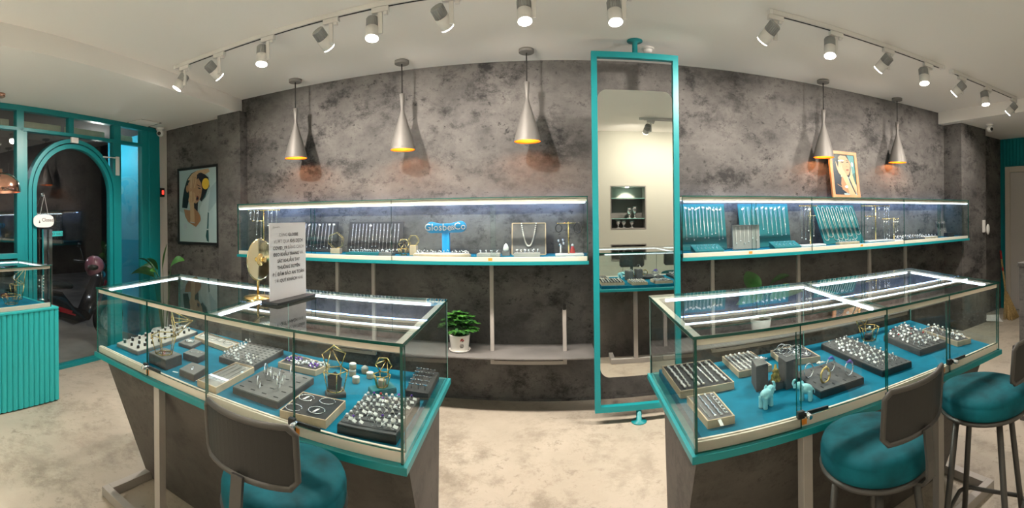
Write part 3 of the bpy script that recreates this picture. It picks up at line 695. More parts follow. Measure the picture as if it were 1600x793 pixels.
# ------------------------------------------------------------------ cases on the back wall
YC = 3.28
def wall_case(label, x0, x1, seams, frames, ledge, stubs, stickers, endL, endR):
    z0, z1, zr, zt = 1.181, 1.207, 1.240, 1.692; yb = YB-.004
    t = thing('glass_display_case', label, 'display case', ((x0+x1)/2, 3.5, 1.18))
    obj('base_board', MB().box((x0-.004, YC-.010, z0), (x1+.004, yb, z1)), 'teal_paint', t, bevel=.002)
    obj('velvet_deck', MB().box((x0+.006, YC+.030, z1), (x1-.006, yb, zr-.006)), 'velvet_deck', t)
    obj('bottom_rail', MB().box((x0+.006, YC+.008, z1), (x1-.006, YC+.0295, zr)), 'cream_rail', t, bevel=.0015)
    obj('top_rail', MB().box((x0+.006, YC+.009, zt-.040), (x1-.006, YC+.024, zt-.0085)), 'cream_rail', t, bevel=.0015)
    obj('led_channel', MB().box((x0+.03, yb-.095, zt-.016), (x1-.03, yb-.045, zt-.0085)).box((x0+.03, yb-.101, zt-.030), (x1-.03, yb-.095, zt-.0085)), 'cream_rail', t)
    obj('led_strip', MB().box((x0+.03, yb-.093, zt-.030), (x1-.03, yb-.047, zt-.0165)), 'led_blue', t)
    obj('led_strip', MB().box((x0+.02, YC+.0095, zt-.052), (x1-.02, YC+.0235, zt-.0405)), 'led_cold', t)
    xs = [x0]+seams+[x1]
    for a, b in zip(xs[:-1], xs[1:]):
        pane('front_pane', t, (a+.001, YC), (b-.001, YC), z1+.001, zt-.0082, 0)
        mid = a+(b-a)*.53
        pane('front_pane', t, (mid-.02, YC), (mid+.02, YC), zr+.001, zt-.0082, .030)
    for x, inn in ((x0, .0), (x1, -.007)):
        obj('side_pane', MB().slab([(x+inn, YC+.008, z1+.001), (x+inn, yb, z1+.001), (x+inn, yb, zt-.0082), (x+inn, YC+.008, zt-.0082)], -.007 if False else .007, (-1, 0, 0), 0, 1), ['case_glass', 'glass_edge'], t)
    obj('top_pane', MB().prism([(x0-.002, YC-.004), (x1+.002, YC-.004), (x1+.002, yb), (x0-.002, yb)], zt-.008, zt, 0, 1), ['case_glass', 'glass_edge'], t)
    obj('ledge', MB().box((ledge[0], 3.31, .463), (ledge[1], yb, .475)), 'shelf_grey', t, bevel=.002)
    for a, b in frames:
        m = MB(); zb = .37
        tp = z0 if (a, b) not in stubs else None
        m.box((a-.015, 3.487, zb), (a+.015, 3.517, z0-.0005))
        m.box((a+.015, 3.487, zb), (b-.015, 3.517, zb+.03))
        m.box((b-.015, 3.487, zb), (b+.015, 3.517, z0-.0005 if tp else .80))
        f = obj('support_frame', m, 'steel_grey', t, bevel=.002)
        if not tp: obj('plug', MB().box((b-.012, 3.490, .8002), (b+.012, 3.514, .845)), 'black_plastic', f)
    for x in stickers:
        obj('sticker', MB().slab([(x-.016, YC+.0076, 1.214), (x+.016, YC+.0076, 1.214), (x+.016, YC+.0076, 1.234), (x-.016, YC+.0076, 1.234)], .0004, (0, -1, 0)), 'orange_label', t)
    return t
cx = lambda u: YC*tan(az(u))
wall_case('long glass wall case with the blue shop sign, black boards and pearl necklace inside', cx(371), cx(918.5), [cx(611)], [(-1.83, -1.48), (-.467, .11)], (-2.80, .345), [(-.467, .11)], [cx(765)], 0, 0)
wall_case('long glass wall case with teal necklace boards, under the wooden framed portrait', cx(1066), 4.592, [cx(1269), cx(1413)], [(1.35, 2.21), (3.1, 3.65)], (1.0, 4.55), [], [cx(1173), cx(1347)], 0, 0)
# ------------------------------------------------------------------ ribbed window counter
pc = Vector((-3.418, 1.665, 0)); sR = pc.dot(LT); dF = LD-pc.dot(LN); sL = sR-1.25
t = thing('window_counter', 'bright teal ribbed cabinet with a glass case on top, by the storefront window', 'display counter', LP((sL+sR)/2, 0, -dF/2))
m = MB(); lbox(m, sL, sR, .012, .800, -dF+.012, -.03)
s = sL+.012
while s < sR-.02:
    q = []
    for k in range(5):
        a = pi*k/4; q.append(LP(s+.0245-.0245*cos(a), 0, -dF+.012-.013*sin(a)))
    m.prism([(p.x, p.y) for p in q], .012, .790); s += .0505
q0 = -dF+.02
o_ = -dF+.03
while o_ < -.06:
    q = []
    for k in range(5):
        a = pi*k/4; q.append(LP(sR+.013*sin(a), 0, o_+.0245-.0245*cos(a)))
    m.prism([(p.x, p.y) for p in q], .012, .790); o_ += .0505
obj('ribbed_body', m, 'teal_slat', t)
m = MB(); lbox(m, sL-.01, sR+.014, .7905, .808, -dF-.006, -.03); obj('base_board', m, 'teal_slat', t, bevel=.002)
m = MB(); lbox(m, sL+.01, sR-.05, .808, .818, -dF+.055, -.06); obj('velvet_deck', m, 'velvet_deck', t)
m = MB(); lbox(m, sL, sR-.046, .808, .842, -dF+.035, -dF+.052); obj('bottom_rail', m, 'cream_rail', t)
zt2 = 1.168
m = MB(); lbox(m, sL, sR-.046, zt2-.032, zt2-.009, -dF+.035, -dF+.055); lbox(m, sL, sR-.046, zt2-.028, zt2-.009, -.09, -.065); lbox(m, sR-.072, sR-.046, zt2-.028, zt2-.009, -dF+.055, -.09)
obj('top_frame', m, 'cream_rail', t)
m = MB(); lbox(m, sL+.02, sR-.08, zt2-.022, zt2-.012, -.099, -.0905); lbox(m, sR-.0805, sR-.0725, zt2-.022, zt2-.012, -dF+.08, -.12); lbox(m, sL+.02, sR-.08, zt2-.026, zt2-.012, -dF+.0555, -dF+.064)
obj('led_strip', m, 'led_cold', t)
def lp_pane(name, a, b, o0, o1, z0, z1):
    q = [LP(a, z0, o0), LP(b, z0, o1), LP(b, z1, o1), LP(a, z1, o0)]
    obj(name, MB().slab(q, .007, None, 0, 1), ['case_glass', 'glass_edge'], t)
lp_pane('front_pane', sL, sR-.040, -dF+.028, -dF+.028, .809, zt2-.0085)
lp_pane('side_pane', sR-.038, sR-.038, -dF+.036, -.055, .809, zt2-.0085)
lp_pane('rear_pane', sL, sR-.040, -.056, -.056, .809, zt2-.0085)
q = [LP(sL, 0, -dF+.024), LP(sR-.034, 0, -dF+.024), LP(sR-.034, 0, -.05), LP(sL, 0, -.05)]
obj('top_pane', MB().prism([(p.x, p.y) for p in q], zt2-.008, zt2, 0, 1), ['case_glass', 'glass_edge'], t)
# concrete topped block at the far right
pb = on_z(1589, 410, 1.17)
t = thing('reception_block', 'grey concrete reception block in front of the white door', 'counter', (pb.x+.35, pb.y-.4, 0))
obj('body', MB().box((pb.x+.01, pb.y-.95, .001), (pb.x+.9, pb.y-.01, 1.14)), 'wall_plaster', t)
obj('top', MB().box((pb.x, pb.y-.96, 1.1405), (pb.x+.91, pb.y, 1.17)), 'wall_plaster', t, bevel=.003)
# ================================================================== jewellery: shared builders
def inst(name, me, loc, rot, label, cat, group, scale=1):
    o = bpy.data.objects.new(name, me); COL.objects.link(o); o.location = loc; o.rotation_euler = rot; o.scale = (scale,)*3
    return tag(o, label, cat, group)
def torus(mb, c, R, r, axis=(0, 1, 0), seg=18, ts=5, mi=0, sq=1.0, a0=0, a1=2*pi):
    q = Vector((0, 0, 1)).rotation_difference(Vector(axis).normalized()).to_matrix(); full = abs(a1-a0-2*pi) < 1e-6
    n = seg if full else seg+1
    return mb.tube([Vector(c)+q @ Vector((R*cos(a0+(a1-a0)*k/seg), R*sq*sin(a0+(a1-a0)*k/seg), 0)) for k in range(n)], r, ts, mi, closed=full)
def ring_mesh(gem, tagged, size=1.0, roll=True):
    """A finger ring standing on the roll of its tray; materials: band, stone, tag, roll."""
    m = MB(); R = .0092*size
    torus(m, (0, 0, R), R, .0014, (0, 1, 0), 14, 5, 0)
    m.ball((0, 0, 2*R+.0025), (.0048*size, .0048*size, .004*size), 8, 5, 1)
    if tagged:
        m.slab([(.006, -.012, .012), (.019, -.010, .008), (.020, -.003, .013), (.007, -.004, .017)], .0008, (0, 0, 1), 2)
    return mesh_of('gem_ring', m, ['silver', gem, 'white_tag'])
RINGS = [ring_mesh('gem_white', False), ring_mesh('gem_white', True), ring_mesh('pearl', False, 1.05), ring_mesh('gem_white', True, .9), ring_mesh('pale_silver', True), ring_mesh('gem_white', False, 1.15)]
RING_RED, RING_VIOLET = ring_mesh('gem_red', False), ring_mesh('gem_violet', True)
class Tray:
    """A display tray or block given by the picture positions of its top corners: near-left, front, right, back."""
    def __init__(s, name, label, cat, px, h, side, pad, rim=.0, pad_drop=.0, base=ZD, group=None, bevel=.0015, slots=None, grid=None, pad_name='pad'):
        zt = base+h; s.q = [on_z(u, y, zt) for u, y in px]; s.z = zt; s.base = base
        poly = [(p.x, p.y) for p in s.q]; c = sum(s.q, Vector())/4
        ar = sum(poly[i][0]*poly[(i+1) % 4][1]-poly[(i+1) % 4][0]*poly[i][1] for i in range(4))
        pl = poly if ar > 0 else poly[::-1]
        s.t = thing(name, label, cat, (c.x, c.y, base), group=group)
        if rim:
            m = MB(); i1 = inset(pl, rim)
            for k in range(4):
                m.prism([pl[k], pl[(k+1) % 4], tuple(i1[(k+1) % 4]), tuple(i1[k])], base+.0003, zt)
            obj('rim', m, side, s.t)
            pm = MB().prism([tuple(p) for p in i1], base+.0005, zt-pad_drop)
        else:
            obj('base', MB().prism(pl, base+.0003, zt-.004), side, s.t, bevel=bevel)
            pm = MB().prism([tuple(p) for p in inset(pl, .0015)], zt-.0039, zt-pad_drop)
        s.zp = zt-pad_drop
        if slots:
            nx, ny, lx, ly = slots
            for i in range(nx):
                for j in range(ny):
                    a = s.P((i+.5)/nx, (j+.5)/ny); e1 = (s.P(1, .5)-s.P(0, .5)).normalized(); e2 = (s.P(.5, 1)-s.P(.5, 0)).normalized()
                    pm.slab([a-e1*lx-e2*ly, a+e1*lx-e2*ly, a+e1*lx+e2*ly, a-e1*lx+e2*ly], .001, (0, 0, 1), 1)
                    for k in range(len(pm.v)-8, len(pm.v)): pm.v[k].z += .0007
        if grid:
            n, axis = grid
            for i in range(n):
                f = (i+.5)/n; pa, pb = (s.P(f, .03), s.P(f, .97)) if axis else (s.P(.03, f), s.P(.97, f))
                pm.tube([pa+Vector((0, 0, -.001)), pb+Vector((0, 0, -.001))], .0042, 6, 0)
        obj(pad_name, pm, [pad, 'slot_dark'], s.t)
        s.c = c
    def P(s, a, b, dz=0.0):
        L, Fp, R, B = s.q; p = L*(1-a)*(1-b)+Fp*a*(1-b)+R*a*b+B*(1-a)*b
        return Vector((p.x, p.y, s.zp+dz))
    def ang(s): d = s.P(1, .5)-s.P(0, .5); return atan2(d.y, d.x)
    def ang2(s): d = s.P(.5, 1)-s.P(.5, 0); return atan2(d.y, d.x)
    def rings(s, na, nb, label, group, meshes=None, skip=.0, jit=.08, scale=1.0, a=(.06, .94), b=(.06, .94), yaw=None):
        for i in range(na):
            for j in range(nb):
                if random.random() < skip: continue
                fa = a[0]+(a[1]-a[0])*(i+.5+random.uniform(-jit, jit))/na; fb = b[0]+(b[1]-b[0])*(j+.5+random.uniform(-jit, jit))/nb
                inst('gem_ring', random.choice(meshes or RINGS), s.P(fa, fb, -.0012), (random.uniform(-.15, .15), 0, (s.ang() if yaw is None else yaw)+random.uniform(-.5, .5)), label, 'ring', group, scale*random.uniform(.9, 1.1))
def bracelet(name, p, q, label, cat, group, style, mats=('silver',)):
    p = Vector(p); q = Vector(q); d = q-p; n = max(6, int(d.length/.006)); m = MB(); side = d.normalized().cross(Vector((0, 0, 1)))
    if style == 'chain':
        P = [p+d*(i/(n-1))+side*.0015*sin(i*1.1) for i in range(n)]
        m.tube(P, [.0028 if i % 2 else .0040 for i in range(n)], 6)
        for e in (p, q): m.ball(e, .006, 8, 5)
    elif style == 'thick':
        P = [p+d*(i/(n-1))+side*.002*sin(i*.8) for i in range(n)]
        m.tube(P, [.0042 if i % 3 else .0064 for i in range(n)], 6); m.ball(p, .008, 8, 5); m.ball(q, .007, 8, 5)
    elif style == 'links':
        k = max(5, int(d.length/.013))
        for i in range(k): torus(m, p+d*((i+.5)/k)+Vector((0, 0, .0015)), .0075, .0019, (0, .25*(-1)**i, 1), 10, 4)
    elif style == 'fine':
        m.tube([p, q], .0016, 5); m.ball(q, .0035, 6, 4)
    elif style == 'beads':
        k = int(d.length/.007)
        for i in range(k): m.ball(p+d*((i+.5)/k), .0036, 7, 4)
    return tag(obj(name, m, list(mats)), label, cat, group)
def bangle(c, R, label, group, axis=(0, 1, 0), r=.0016, mats=('silver',), tagged=True, gem=None, name='bangle', wide=1.0, gap=0.0):
    m = MB(); torus(m, Vector(c), R, r, axis, 26, 6, 0, a0=gap, a1=2*pi-gap)
    mm = list(mats)
    if tagged:
        mm.append('white_tag'); k = len(mm)-1
        a = Vector(c)+Vector((R*.3, -.004, R*.1)) if abs(Vector(axis).normalized().z) < .5 else Vector(c)+Vector((-.006, -R*.7, .002))
        e = Vector((.013, .004, -.006)) if abs(Vector(axis).normalized().z) < .5 else Vector((.010, .004, .001)); f = Vector((.002, .002, .011)) if abs(Vector(axis).normalized().z) < .5 else Vector((.006, .024, .002))
        m.slab([a, a+e, a+e+f, a+f], .0008, None, k)
    if gem:
        mm.append(gem)
        for k in range(7):
            a = pi/2+(k-3)*.22; q = Vector((0, 0, 1)).rotation_difference(Vector(axis).normalized()).to_matrix()
            m.ball(Vector(c)+q @ Vector((R*cos(a), R*sin(a), 0))+Vector((0, 0, .002)), .0048 if k != 3 else .008, 8, 5, len(mm)-1)
    return tag(obj(name, m, mm), label, 'bracelet', group)
def terrarium(label, c, R, h, yaw, n=5, lid=True, cup=None, lid_tilt=1.45):
    """Geometric glass jewel box with brass edges; its pyramid lid stands open."""
    c = Vector(c); t = thing('geometric_box', label, 'jewel box', c)
    ring = lambda r, z: [c+Vector((r*cos(yaw+2*pi*k/n), r*sin(yaw+2*pi*k/n), z)) for k in range(n)]
    a, b = ring(R*.66, .003), ring(R, h*.5)
    m = MB(); g = MB(); er = .0024
    for k in range(n):
        j = (k+1) % n
        for p, q in ((a[k], a[j]), (b[k], b[j]), (a[k], b[k])): m.tube([p, q], er, 6)
        m.ball(b[k], er*1.4, 6, 4)
        g.slab([a[k], a[j], b[j], b[k]], .0012, None)
    g.prism([(p.x, p.y) for p in a], c.z+.002, c.z+.0035)
    obj('brass_edges', m, 'gold', t); obj('glass_sides', g, 'acrylic', t)
    if lid:
        far = max(range(n), key=lambda k: (b[k]+b[(k+1) % n]).y); p, q = b[far], b[(far+1) % n]; hinge = (p+q)/2; ax = (q-p).normalized()
        rot = Matrix.Translation(hinge) @ Matrix.Rotation(-lid_tilt if (Matrix.Rotation(-lid_tilt, 4, ax) @ (c-hinge)).z > 0 else lid_tilt, 4, ax) @ Matrix.Translation(-hinge)
        lb = [rot @ v for v in b]; apex = rot @ (c+Vector((0, 0, h*.5+h*.52)))
        m = MB(); g = MB()
        for k in range(n):
            j = (k+1) % n; m.tube([lb[k], lb[j]], er, 6); m.tube([lb[k], apex], er, 6); g.slab([lb[k], lb[j], apex], .0012, None)
        m.ball(apex, er*1.6, 6, 4)
        l = obj('lid', m, 'gold', t); obj('lid_glass', g, 'acrylic', l)
    return t
# ================================================================== counter nearest the storefront
T1 = Tray('earring_tray', 'light grey earring tray with black clip stands at the storefront end', 'jewellery tray', [(181, 534.5), (214, 548), (307, 517), (275, 505.5)], .022, 'grey_foam', 'light_pad')
cm_ = MB().box((-.0055, -.004, -.001), (.0055, .004, .012)).box((-.004, -.0055, .004), (.004, .0055, .014)); cm_.ball((-.004, -.002, .0175), .0042, 7, 5, 1).ball((.004, .002, .0165), .0036, 7, 5, 1)
CLIP = mesh_of('earring_clip', cm_, ['black_plastic', 'gem_white'])
for i in range(3):
    for j in range(9): inst('earring_clip', CLIP, T1.P(.2+.3*i+random.uniform(-.03, .03), (j+.6)/9.3), (0, 0, random.uniform(0, 3)), 'black clip with a pair of small earrings on the light grey tray', 'earrings', 'earring clips on the light grey tray', 1.15)
T2 = Tray('display_block', 'dark grey display block carrying the large geometric gold box', 'display block', [(230.5, 549), (257, 561.5), (282.5, 552.5), (256, 542)], .052, 'dark_foam', 'grey_foam')
terrarium('large open geometric gold glass box on a grey block at the storefront end', T2.P(.5, .45), .066, .19, .35, 5)
T3 = Tray('display_block', 'grey display block with a jewelled bangle lying on top', 'display block', [(277, 534), (297, 540.5), (313.5, 532), (293, 526.5)], .020, 'dark_foam', 'grey_foam')
bangle(T3.P(.5, .5, .004), .026, 'jewelled silver bangle lying on a grey block by the light grey tray', None, (0, .15, 1), .0035, tagged=True)
T4 = Tray('display_block', 'grey display block with a slim bar pin on top, middle of three blocks', 'display block', [(284, 550), (307.5, 557.5), (322, 550), (300, 543)], .032, 'dark_foam', 'grey_foam')
bracelet('bar_pin', T4.P(.2, .35, .0015), T4.P(.8, .75, .0015), 'slim silver bar pin lying on the middle grey block', 'pin', None, 'fine')
T5 = Tray('display_block', 'grey display block nearest the glass front with a small stud on top', 'display block', [(278, 575), (301, 584.5), (322, 572), (298, 564.5)], .032, 'dark_foam', 'grey_foam')
tag(obj('ear_stud', MB().ball(T5.P(.5, .5, .003), .0045, 8, 5).bar(T5.P(.5, .5, .001), T5.P(.6, .3, .001), .008, .001), 'silver'), 'tiny silver stud on the grey block nearest the glass front', 'earrings')
for (u, y, dx), w_ in (((272, 580, .014), 'by the grey block near the glass'), ((300, 592, .02), 'in front of the grey block near the glass')):
    p = on_z(u, y, ZD+.002); tag(obj('price_tag', MB().bar(p-Vector((dx, .004, 0)), p+Vector((dx, .004, 0)), .008, .0012), 'white_tag'), 'white price tag lying on the velvet '+w_, 'price tag')
T6 = Tray('bangle_tray', 'pale wooden tray of thin bangles at the back beside the blue lined block', 'jewellery tray', [(302, 525), (353, 543), (373, 534.5), (318, 517)], .024, 'pale_wood', 'light_pad', rim=.006, pad_drop=.004)
for k, (a, b) in enumerate(((.15, .5), (.42, .45), (.62, .6), (.84, .5))):
    bangle(T6.P(a, b, .004), .026, 'thin silver bangle lying in the pale wooden tray at the back', 'bangles in the pale wooden tray', (.1, .1, 1), .0018, tagged=k % 2 == 0)
T7 = Tray('ring_tray', 'large grey ring tray with rows of dark slots, half empty', 'jewellery tray', [(340, 555.5), (392, 571), (441, 545), (387, 533.5)], .030, 'dark_foam', 'grey_foam', slots=(8, 9, .007, .0035))
T7.rings(8, 3, 'silver ring standing in the grey slotted tray', 'rings in the grey slotted tray', b=(.02, .30), skip=.15)
T7.rings(2, 8, 'silver ring standing in the grey slotted tray', 'rings in the grey slotted tray', a=(.0, .16), b=(.3, 1), skip=.2)
T8 = Tray('bracelet_tray', 'long pale tray under a clear cover holding three fine chains', 'jewellery tray', [(306, 592), (335, 604.5), (395, 572.5), (366.5, 564.5)], .028, 'pale_wood', 'light_pad', rim=.005, pad_drop=.006)
for k in range(3): bracelet('chain_bracelet', T8.P(.25+.25*k, .15+.04*k, .002), T8.P(.25+.25*k, .9, .002), 'fine silver chain stretched under the clear cover of the long pale tray', 'bracelet', 'chains in the long pale tray', 'fine')
q = [T8.P(.03, .02, .0075), T8.P(.97, .02, .0075), T8.P(.97, .98, .0075), T8.P(.03, .98, .0075)]
obj('cover', MB().slab(q, .0015, (0, 0, 1)), 'acrylic', T8.t)
T9 = Tray('bangle_tray', 'large grey tray with upright bangles in slots behind the stool backrest', 'jewellery tray', [(361, 602.5), (431, 626.5), (488, 588.5), (420, 571)], .030, 'dark_foam', 'grey_foam', slots=(4, 5, .011, .0035))
for k, (a, b) in enumerate(((.22, .62), (.42, .55), (.62, .55), (.72, .36), (.42, .2), (.68, .78))):
    bangle(T9.P(a, b, .024), .030 if k != 4 else .024, 'plain silver bangle standing in the large grey tray', 'bangles in the large grey tray', (cos(T9.ang()+.5), sin(T9.ang()+.5), .1), .0030, tagged=k < 4)
T10 = Tray('brooch_tray', 'pale wooden tray of violet and silver pieces at the back', 'jewellery tray', [(432, 565), (490.6, 578), (513, 568), (456.5, 552)], .026, 'pale_wood', 'dark_foam', rim=.006, pad_drop=.004)
for k, (a, b) in enumerate(((.15, .45), (.3, .6), (.45, .35), (.62, .6), (.8, .4), (.9, .7))):
    g = 'gem_violet' if k in (0, 1, 4) else 'gem_white'
    m = MB(); torus(m, T10.P(a, b, .006), .020, .003, (.2, .1, 1), 18, 6)
    for j in range(6): m.ball(T10.P(a, b, .009)+Vector((.02*cos(j+k), .02*sin(j+k), 0)), .0065, 8, 5, 1)
    tag(obj('brooch', m, ['silver', g]), ('violet' if g == 'gem_violet' else 'clear')+' stone brooch in the pale wooden tray at the back', 'brooch', ('violet' if g == 'gem_violet' else 'clear')+' brooches in the wooden tray')
T11 = Tray('bangle_tray', 'wooden tray with black lining and four open bangles, beside the lock', 'jewellery tray', [(434, 639), (505.6, 655.6), (537, 625), (470.5, 610.5)], .030, 'pale_wood', 'black_foam', rim=.004, pad_drop=.002)
for k, (a, b) in enumerate(((.2, .22), (.22, .75), (.66, .32), (.68, .80))):
    bangle(T11.P(a, b, .003), .030, 'thin open silver bangle lying on the black lining of the wooden tray', 'bangles on the black lining', (.05, .05, 1), .0021, tagged=k in (1, 2), gap=.12)
T12 = Tray('display_block', 'dark grey display block under the open gold box with a black plaque', 'display block', [(505, 608), (508, 614.5), (538, 612), (533, 602.5)], .022, 'dark_foam', 'grey_foam')
tp = T12.P(.5, .5); t = terrarium('open geometric gold box with a black plaque inside, behind the wooden bangle tray', tp, .052, .165, .3, 5)
pts = [tp+Vector(v) for v in ((-.028, -.012, .006), (.028, -.012, .006), (.033, -.006, .056), (0, -.002, .078), (-.033, -.006, .056))]
obj('plaque', MB().slab(pts, .006, (0, -1, 0)), 'black_foam', t)
for k, (u, y) in enumerate(((546.5, 577), (548, 586), (553.5, 597), (567.5, 582), (575.5, 590))):
    p = on_z(u, y, ZD); z0 = ZD+(.030 if k == 0 else .0003)
    if k == 0: p = on_z(548, 586, ZD)+Vector((.001, .002, 0))
    t = thing('jewel_jar', 'small pale wooden jar with a white lid, '+['topmost of its stack beside the gold boxes', 'under another jar', 'nearest the glass front of the group', 'with a pointed lid at the back', 'half hidden by the small gold box'][k], 'jar', (p.x, p.y, z0), group='small jars between the gold boxes')
    obj('body', MB().lathe([(.015, 0), (.0165, .004), (.0165, .020), (.0155, .0215)], (p.x, p.y, z0), 20), 'pale_wood', t)
    obj('lid', MB().lathe([(.0165, .0216), (.017, .0235), (.0165, .026), (.004 if k == 3 else .012, .036 if k == 3 else .0285), (.001, .0365 if k == 3 else .029)], (p.x, p.y, z0), 20), 'ceramic', t)
T14 = Tray('display_block', 'dark teal display block under the small gold hexagon box', 'display block', [(572, 603), (580, 611), (617, 604.5), (606, 594.5)], .024, 'board_teal', 'board_teal')
t = terrarium('small gold hexagon box with open lid and a wooden ring stand inside', T14.P(.5, .5), .036, .10, .1, 6)
obj('ring_post', MB().lathe([(.015, .004), (.016, .006), (.016, .028), (.014, .030)], T14.P(.5, .5), 18), 'pale_wood', t)
T15 = Tray('ring_tray', 'black ring tray crowded with gem rings nearest the counter corner', 'jewellery tray', [(523, 660.7), (615, 679), (653, 621), (568, 615.5)], .032, 'black_plastic', 'dark_foam', grid=(7, 0))
T15.rings(8, 7, 'gem ring standing in the crowded black ring tray by the counter corner', 'rings in the crowded corner tray', skip=.06, scale=1.12, meshes=RINGS+[RING_RED, RING_VIOLET]+RINGS)
T16 = Tray('earring_tray', 'small dark tray of silver earrings on stems beside the end glass', 'jewellery tray', [(630, 609), (666, 614.6), (683, 581), (648, 575.5)], .026, 'dark_foam', 'dark_foam')
em = MB().tube([(0, 0, 0), (0, 0, .017)], .0013, 5, 1); em.bar((-.009, 0, .018), (.009, 0, .018), .0035, .0028); em.ball((-.009, 0, .019), .0035, 7, 4).ball((.009, 0, .019), .0035, 7, 4)
ESTEM = mesh_of('stem_earring', em, ['silver', 'black_plastic'])
for i in range(3):
    for j in range(5): inst('stem_earring', ESTEM, T16.P(.2+.3*i, .12+.18*j), (0, 0, T16.ang()+random.uniform(-.2, .2)), 'silver earring bar on a black stem in the small dark tray', 'earrings', 'earring bars in the small dark tray', 1.1)
# ================================================================== counter with the elephants
R1 = Tray('bracelet_tray', 'wooden tray with black lining and chunky bracelets at the corner by the mirror', 'jewellery tray', [(1032, 572), (1060, 611.5), (1144.5, 596.5), (1106.5, 561.5)], .030, 'pale_wood', 'black_foam', rim=.004, pad_drop=.002)
for k in range(7):
    f = .10+k*.128; st = ['thick', 'chain', 'thick', 'chain', 'beads', 'chain', 'thick'][k]
    bracelet('bracelet', R1.P(.10, f, .005), R1.P(.90, f+.02*(-1)**k, .005), 'chunky silver bracelet lying on the black lining of the corner tray', 'bracelet', 'bracelets in the corner tray', st, ('pale_silver',))
R2 = Tray('bracelet_tray', 'small wooden tray with grey lining and silver link chains by the front glass', 'jewellery tray', [(1070, 619), (1102, 658), (1145, 649.5), (1113, 612)], .028, 'pale_wood', 'board_grey', rim=.005, pad_drop=.003)
for k, st in enumerate(('fine', 'chain', 'chain', 'links')):
    bracelet('chain_bracelet', R2.P(.06, .18+.22*k, .003), R2.P(.88, .16+.22*k, .003), 'silver '+('link chain' if st == 'links' else 'twisted chain' if st == 'chain' else 'fine chain')+' bracelet in the small grey lined wooden tray', 'bracelet', 'silver '+st+' bracelets in the small wooden tray', st)
p = R2.P(.98, .42, .001); tag(obj('price_tag', MB().slab([p+Vector((-.006, 0, .002)), p+Vector((.006, -.002, .002)), p+Vector((.008, -.028, -.012)), p+Vector((-.004, -.026, -.012))], .001, (0, 0, 1)), 'white_tag'), 'white price tag hanging over the edge of the small grey lined tray', 'price tag')
R3 = Tray('bracelet_tray', 'wooden tray of pale bracelets at the back behind the grey pedestals', 'jewellery tray', [(1126, 556.5), (1152, 581), (1204, 570.5), (1171, 548.5)], .028, 'pale_wood', 'board_grey', rim=.005, pad_drop=.003)
for k in range(6): bracelet('bracelet', R3.P(.06, .10+k*.15, .005), R3.P(.94, .11+k*.15, .005), 'pale silver bracelet in the wooden tray behind the grey pedestals', 'bracelet', 'bracelets behind the pedestals', 'thick' if k % 2 else 'chain', ('pale_silver',))
R4 = Tray('pedestal', 'grey square pedestal topped with an open silver cuff, nearer the mirror', 'pedestal', [(1171.5, 560), (1179, 573), (1198, 567.5), (1187, 556)], .105, 'dark_foam', 'grey_foam')
bangle(R4.P(.45, .65, .008), .028, 'open silver cuff lying on the nearer pedestal', None, (.1, .2, 1), .0028, tagged=True, gap=.3)
R5 = Tray('pedestal', 'dark grey square pedestal beside the black bangle tray', 'pedestal', [(1213.5, 556.5), (1226, 566), (1245, 559.5), (1232, 551)], .115, 'dark_foam', 'dark_foam')
bangle(R5.P(.4, .5, .026), .026, 'thin silver bangle standing on the dark grey pedestal', None, (.5, 1, .1), .0018)
RB = Tray('display_block', 'low dark block between the two grey pedestals', 'display block', [(1198, 594), (1203, 601.5), (1222, 596), (1214, 589)], .030, 'dark_foam', 'dark_foam')
m = MB()
for k in range(26):
    a = random.uniform(0, 6.28); h = random.uniform(.004, .055); r_ = .017*(1-h/.075)
    m.ball(RB.P(.5, .5)+Vector((r_*cos(a), r_*sin(a), h)), random.uniform(.005, .009), 6, 4)
m.tube([RB.P(.5, .5), RB.P(.5, .5, .068)], [.017, .004], 6)
tag(obj('mineral_ornament', m, 'mineral'), 'rough golden mineral ornament on the low block between the pedestals', 'ornament')
def elephant(u, y, yaw, s, label):
    p = on_z(u, y, ZD); m = MB()
    m.ball((0, 0, .040), (.026, .017, .019), 14, 10).ball((.026, 0, .050), (.015, .012, .014), 12, 8)
    for sx in (-.014, .014):
        for sy in (-.009, .009): m.tube([(sx, sy, .038), (sx*1.1, sy, .018), (sx*1.12, sy, .0008)], [.0085, .0075, .0082], 10)
    m.tube([(.036, 0, .050), (.044, 0, .048), (.048, 0, .056), (.045, 0, .067), (.038, 0, .071)], [.008, .0062, .005, .0042, .0036], 10)
    for sy in (-1, 1):
        m.ball((.018, sy*.0135, .051), (.010, .004, .013), 10, 8)
        m.tube([(.036, sy*.006, .044), (.043, sy*.0075, .042), (.047, sy*.007, .045)], [.0022, .0018, .001], 6)
    m.tube([(-.025, 0, .045), (-.031, 0, .036), (-.030, 0, .026)], [.0028, .002, .0022], 6)
    mt = Matrix.Translation((p.x, p.y, ZD)) @ Matrix.Rotation(yaw, 4, 'Z') @ Matrix.Scale(s, 4); m.xf(mt)
    o = obj('elephant_figurine', m, 'elephant_blue'); tag(o, label, 'figurine')
    md = o.modifiers.new('skin', 'REMESH'); md.mode = 'VOXEL'; md.voxel_size = .0014; md.use_smooth_shade = True
    md = o.modifiers.new('smooth', 'SMOOTH'); md.factor = .5; md.iterations = 4
elephant(1194, 636, .45, 1.15, 'pale blue elephant figurine with raised trunk in front of the pedestals')
elephant(1257, 625, 2.4, 1.08, 'pale blue elephant figurine beside the lock of the counter')
R6 = Tray('bangle_tray', 'wooden tray piled with silver bangles behind the dark grey pedestal', 'jewellery tray', [(1201.6, 547.5), (1222, 564), (1280, 556.5), (1248, 537.5)], .028, 'pale_wood', 'dark_foam', rim=.005, pad_drop=.003)
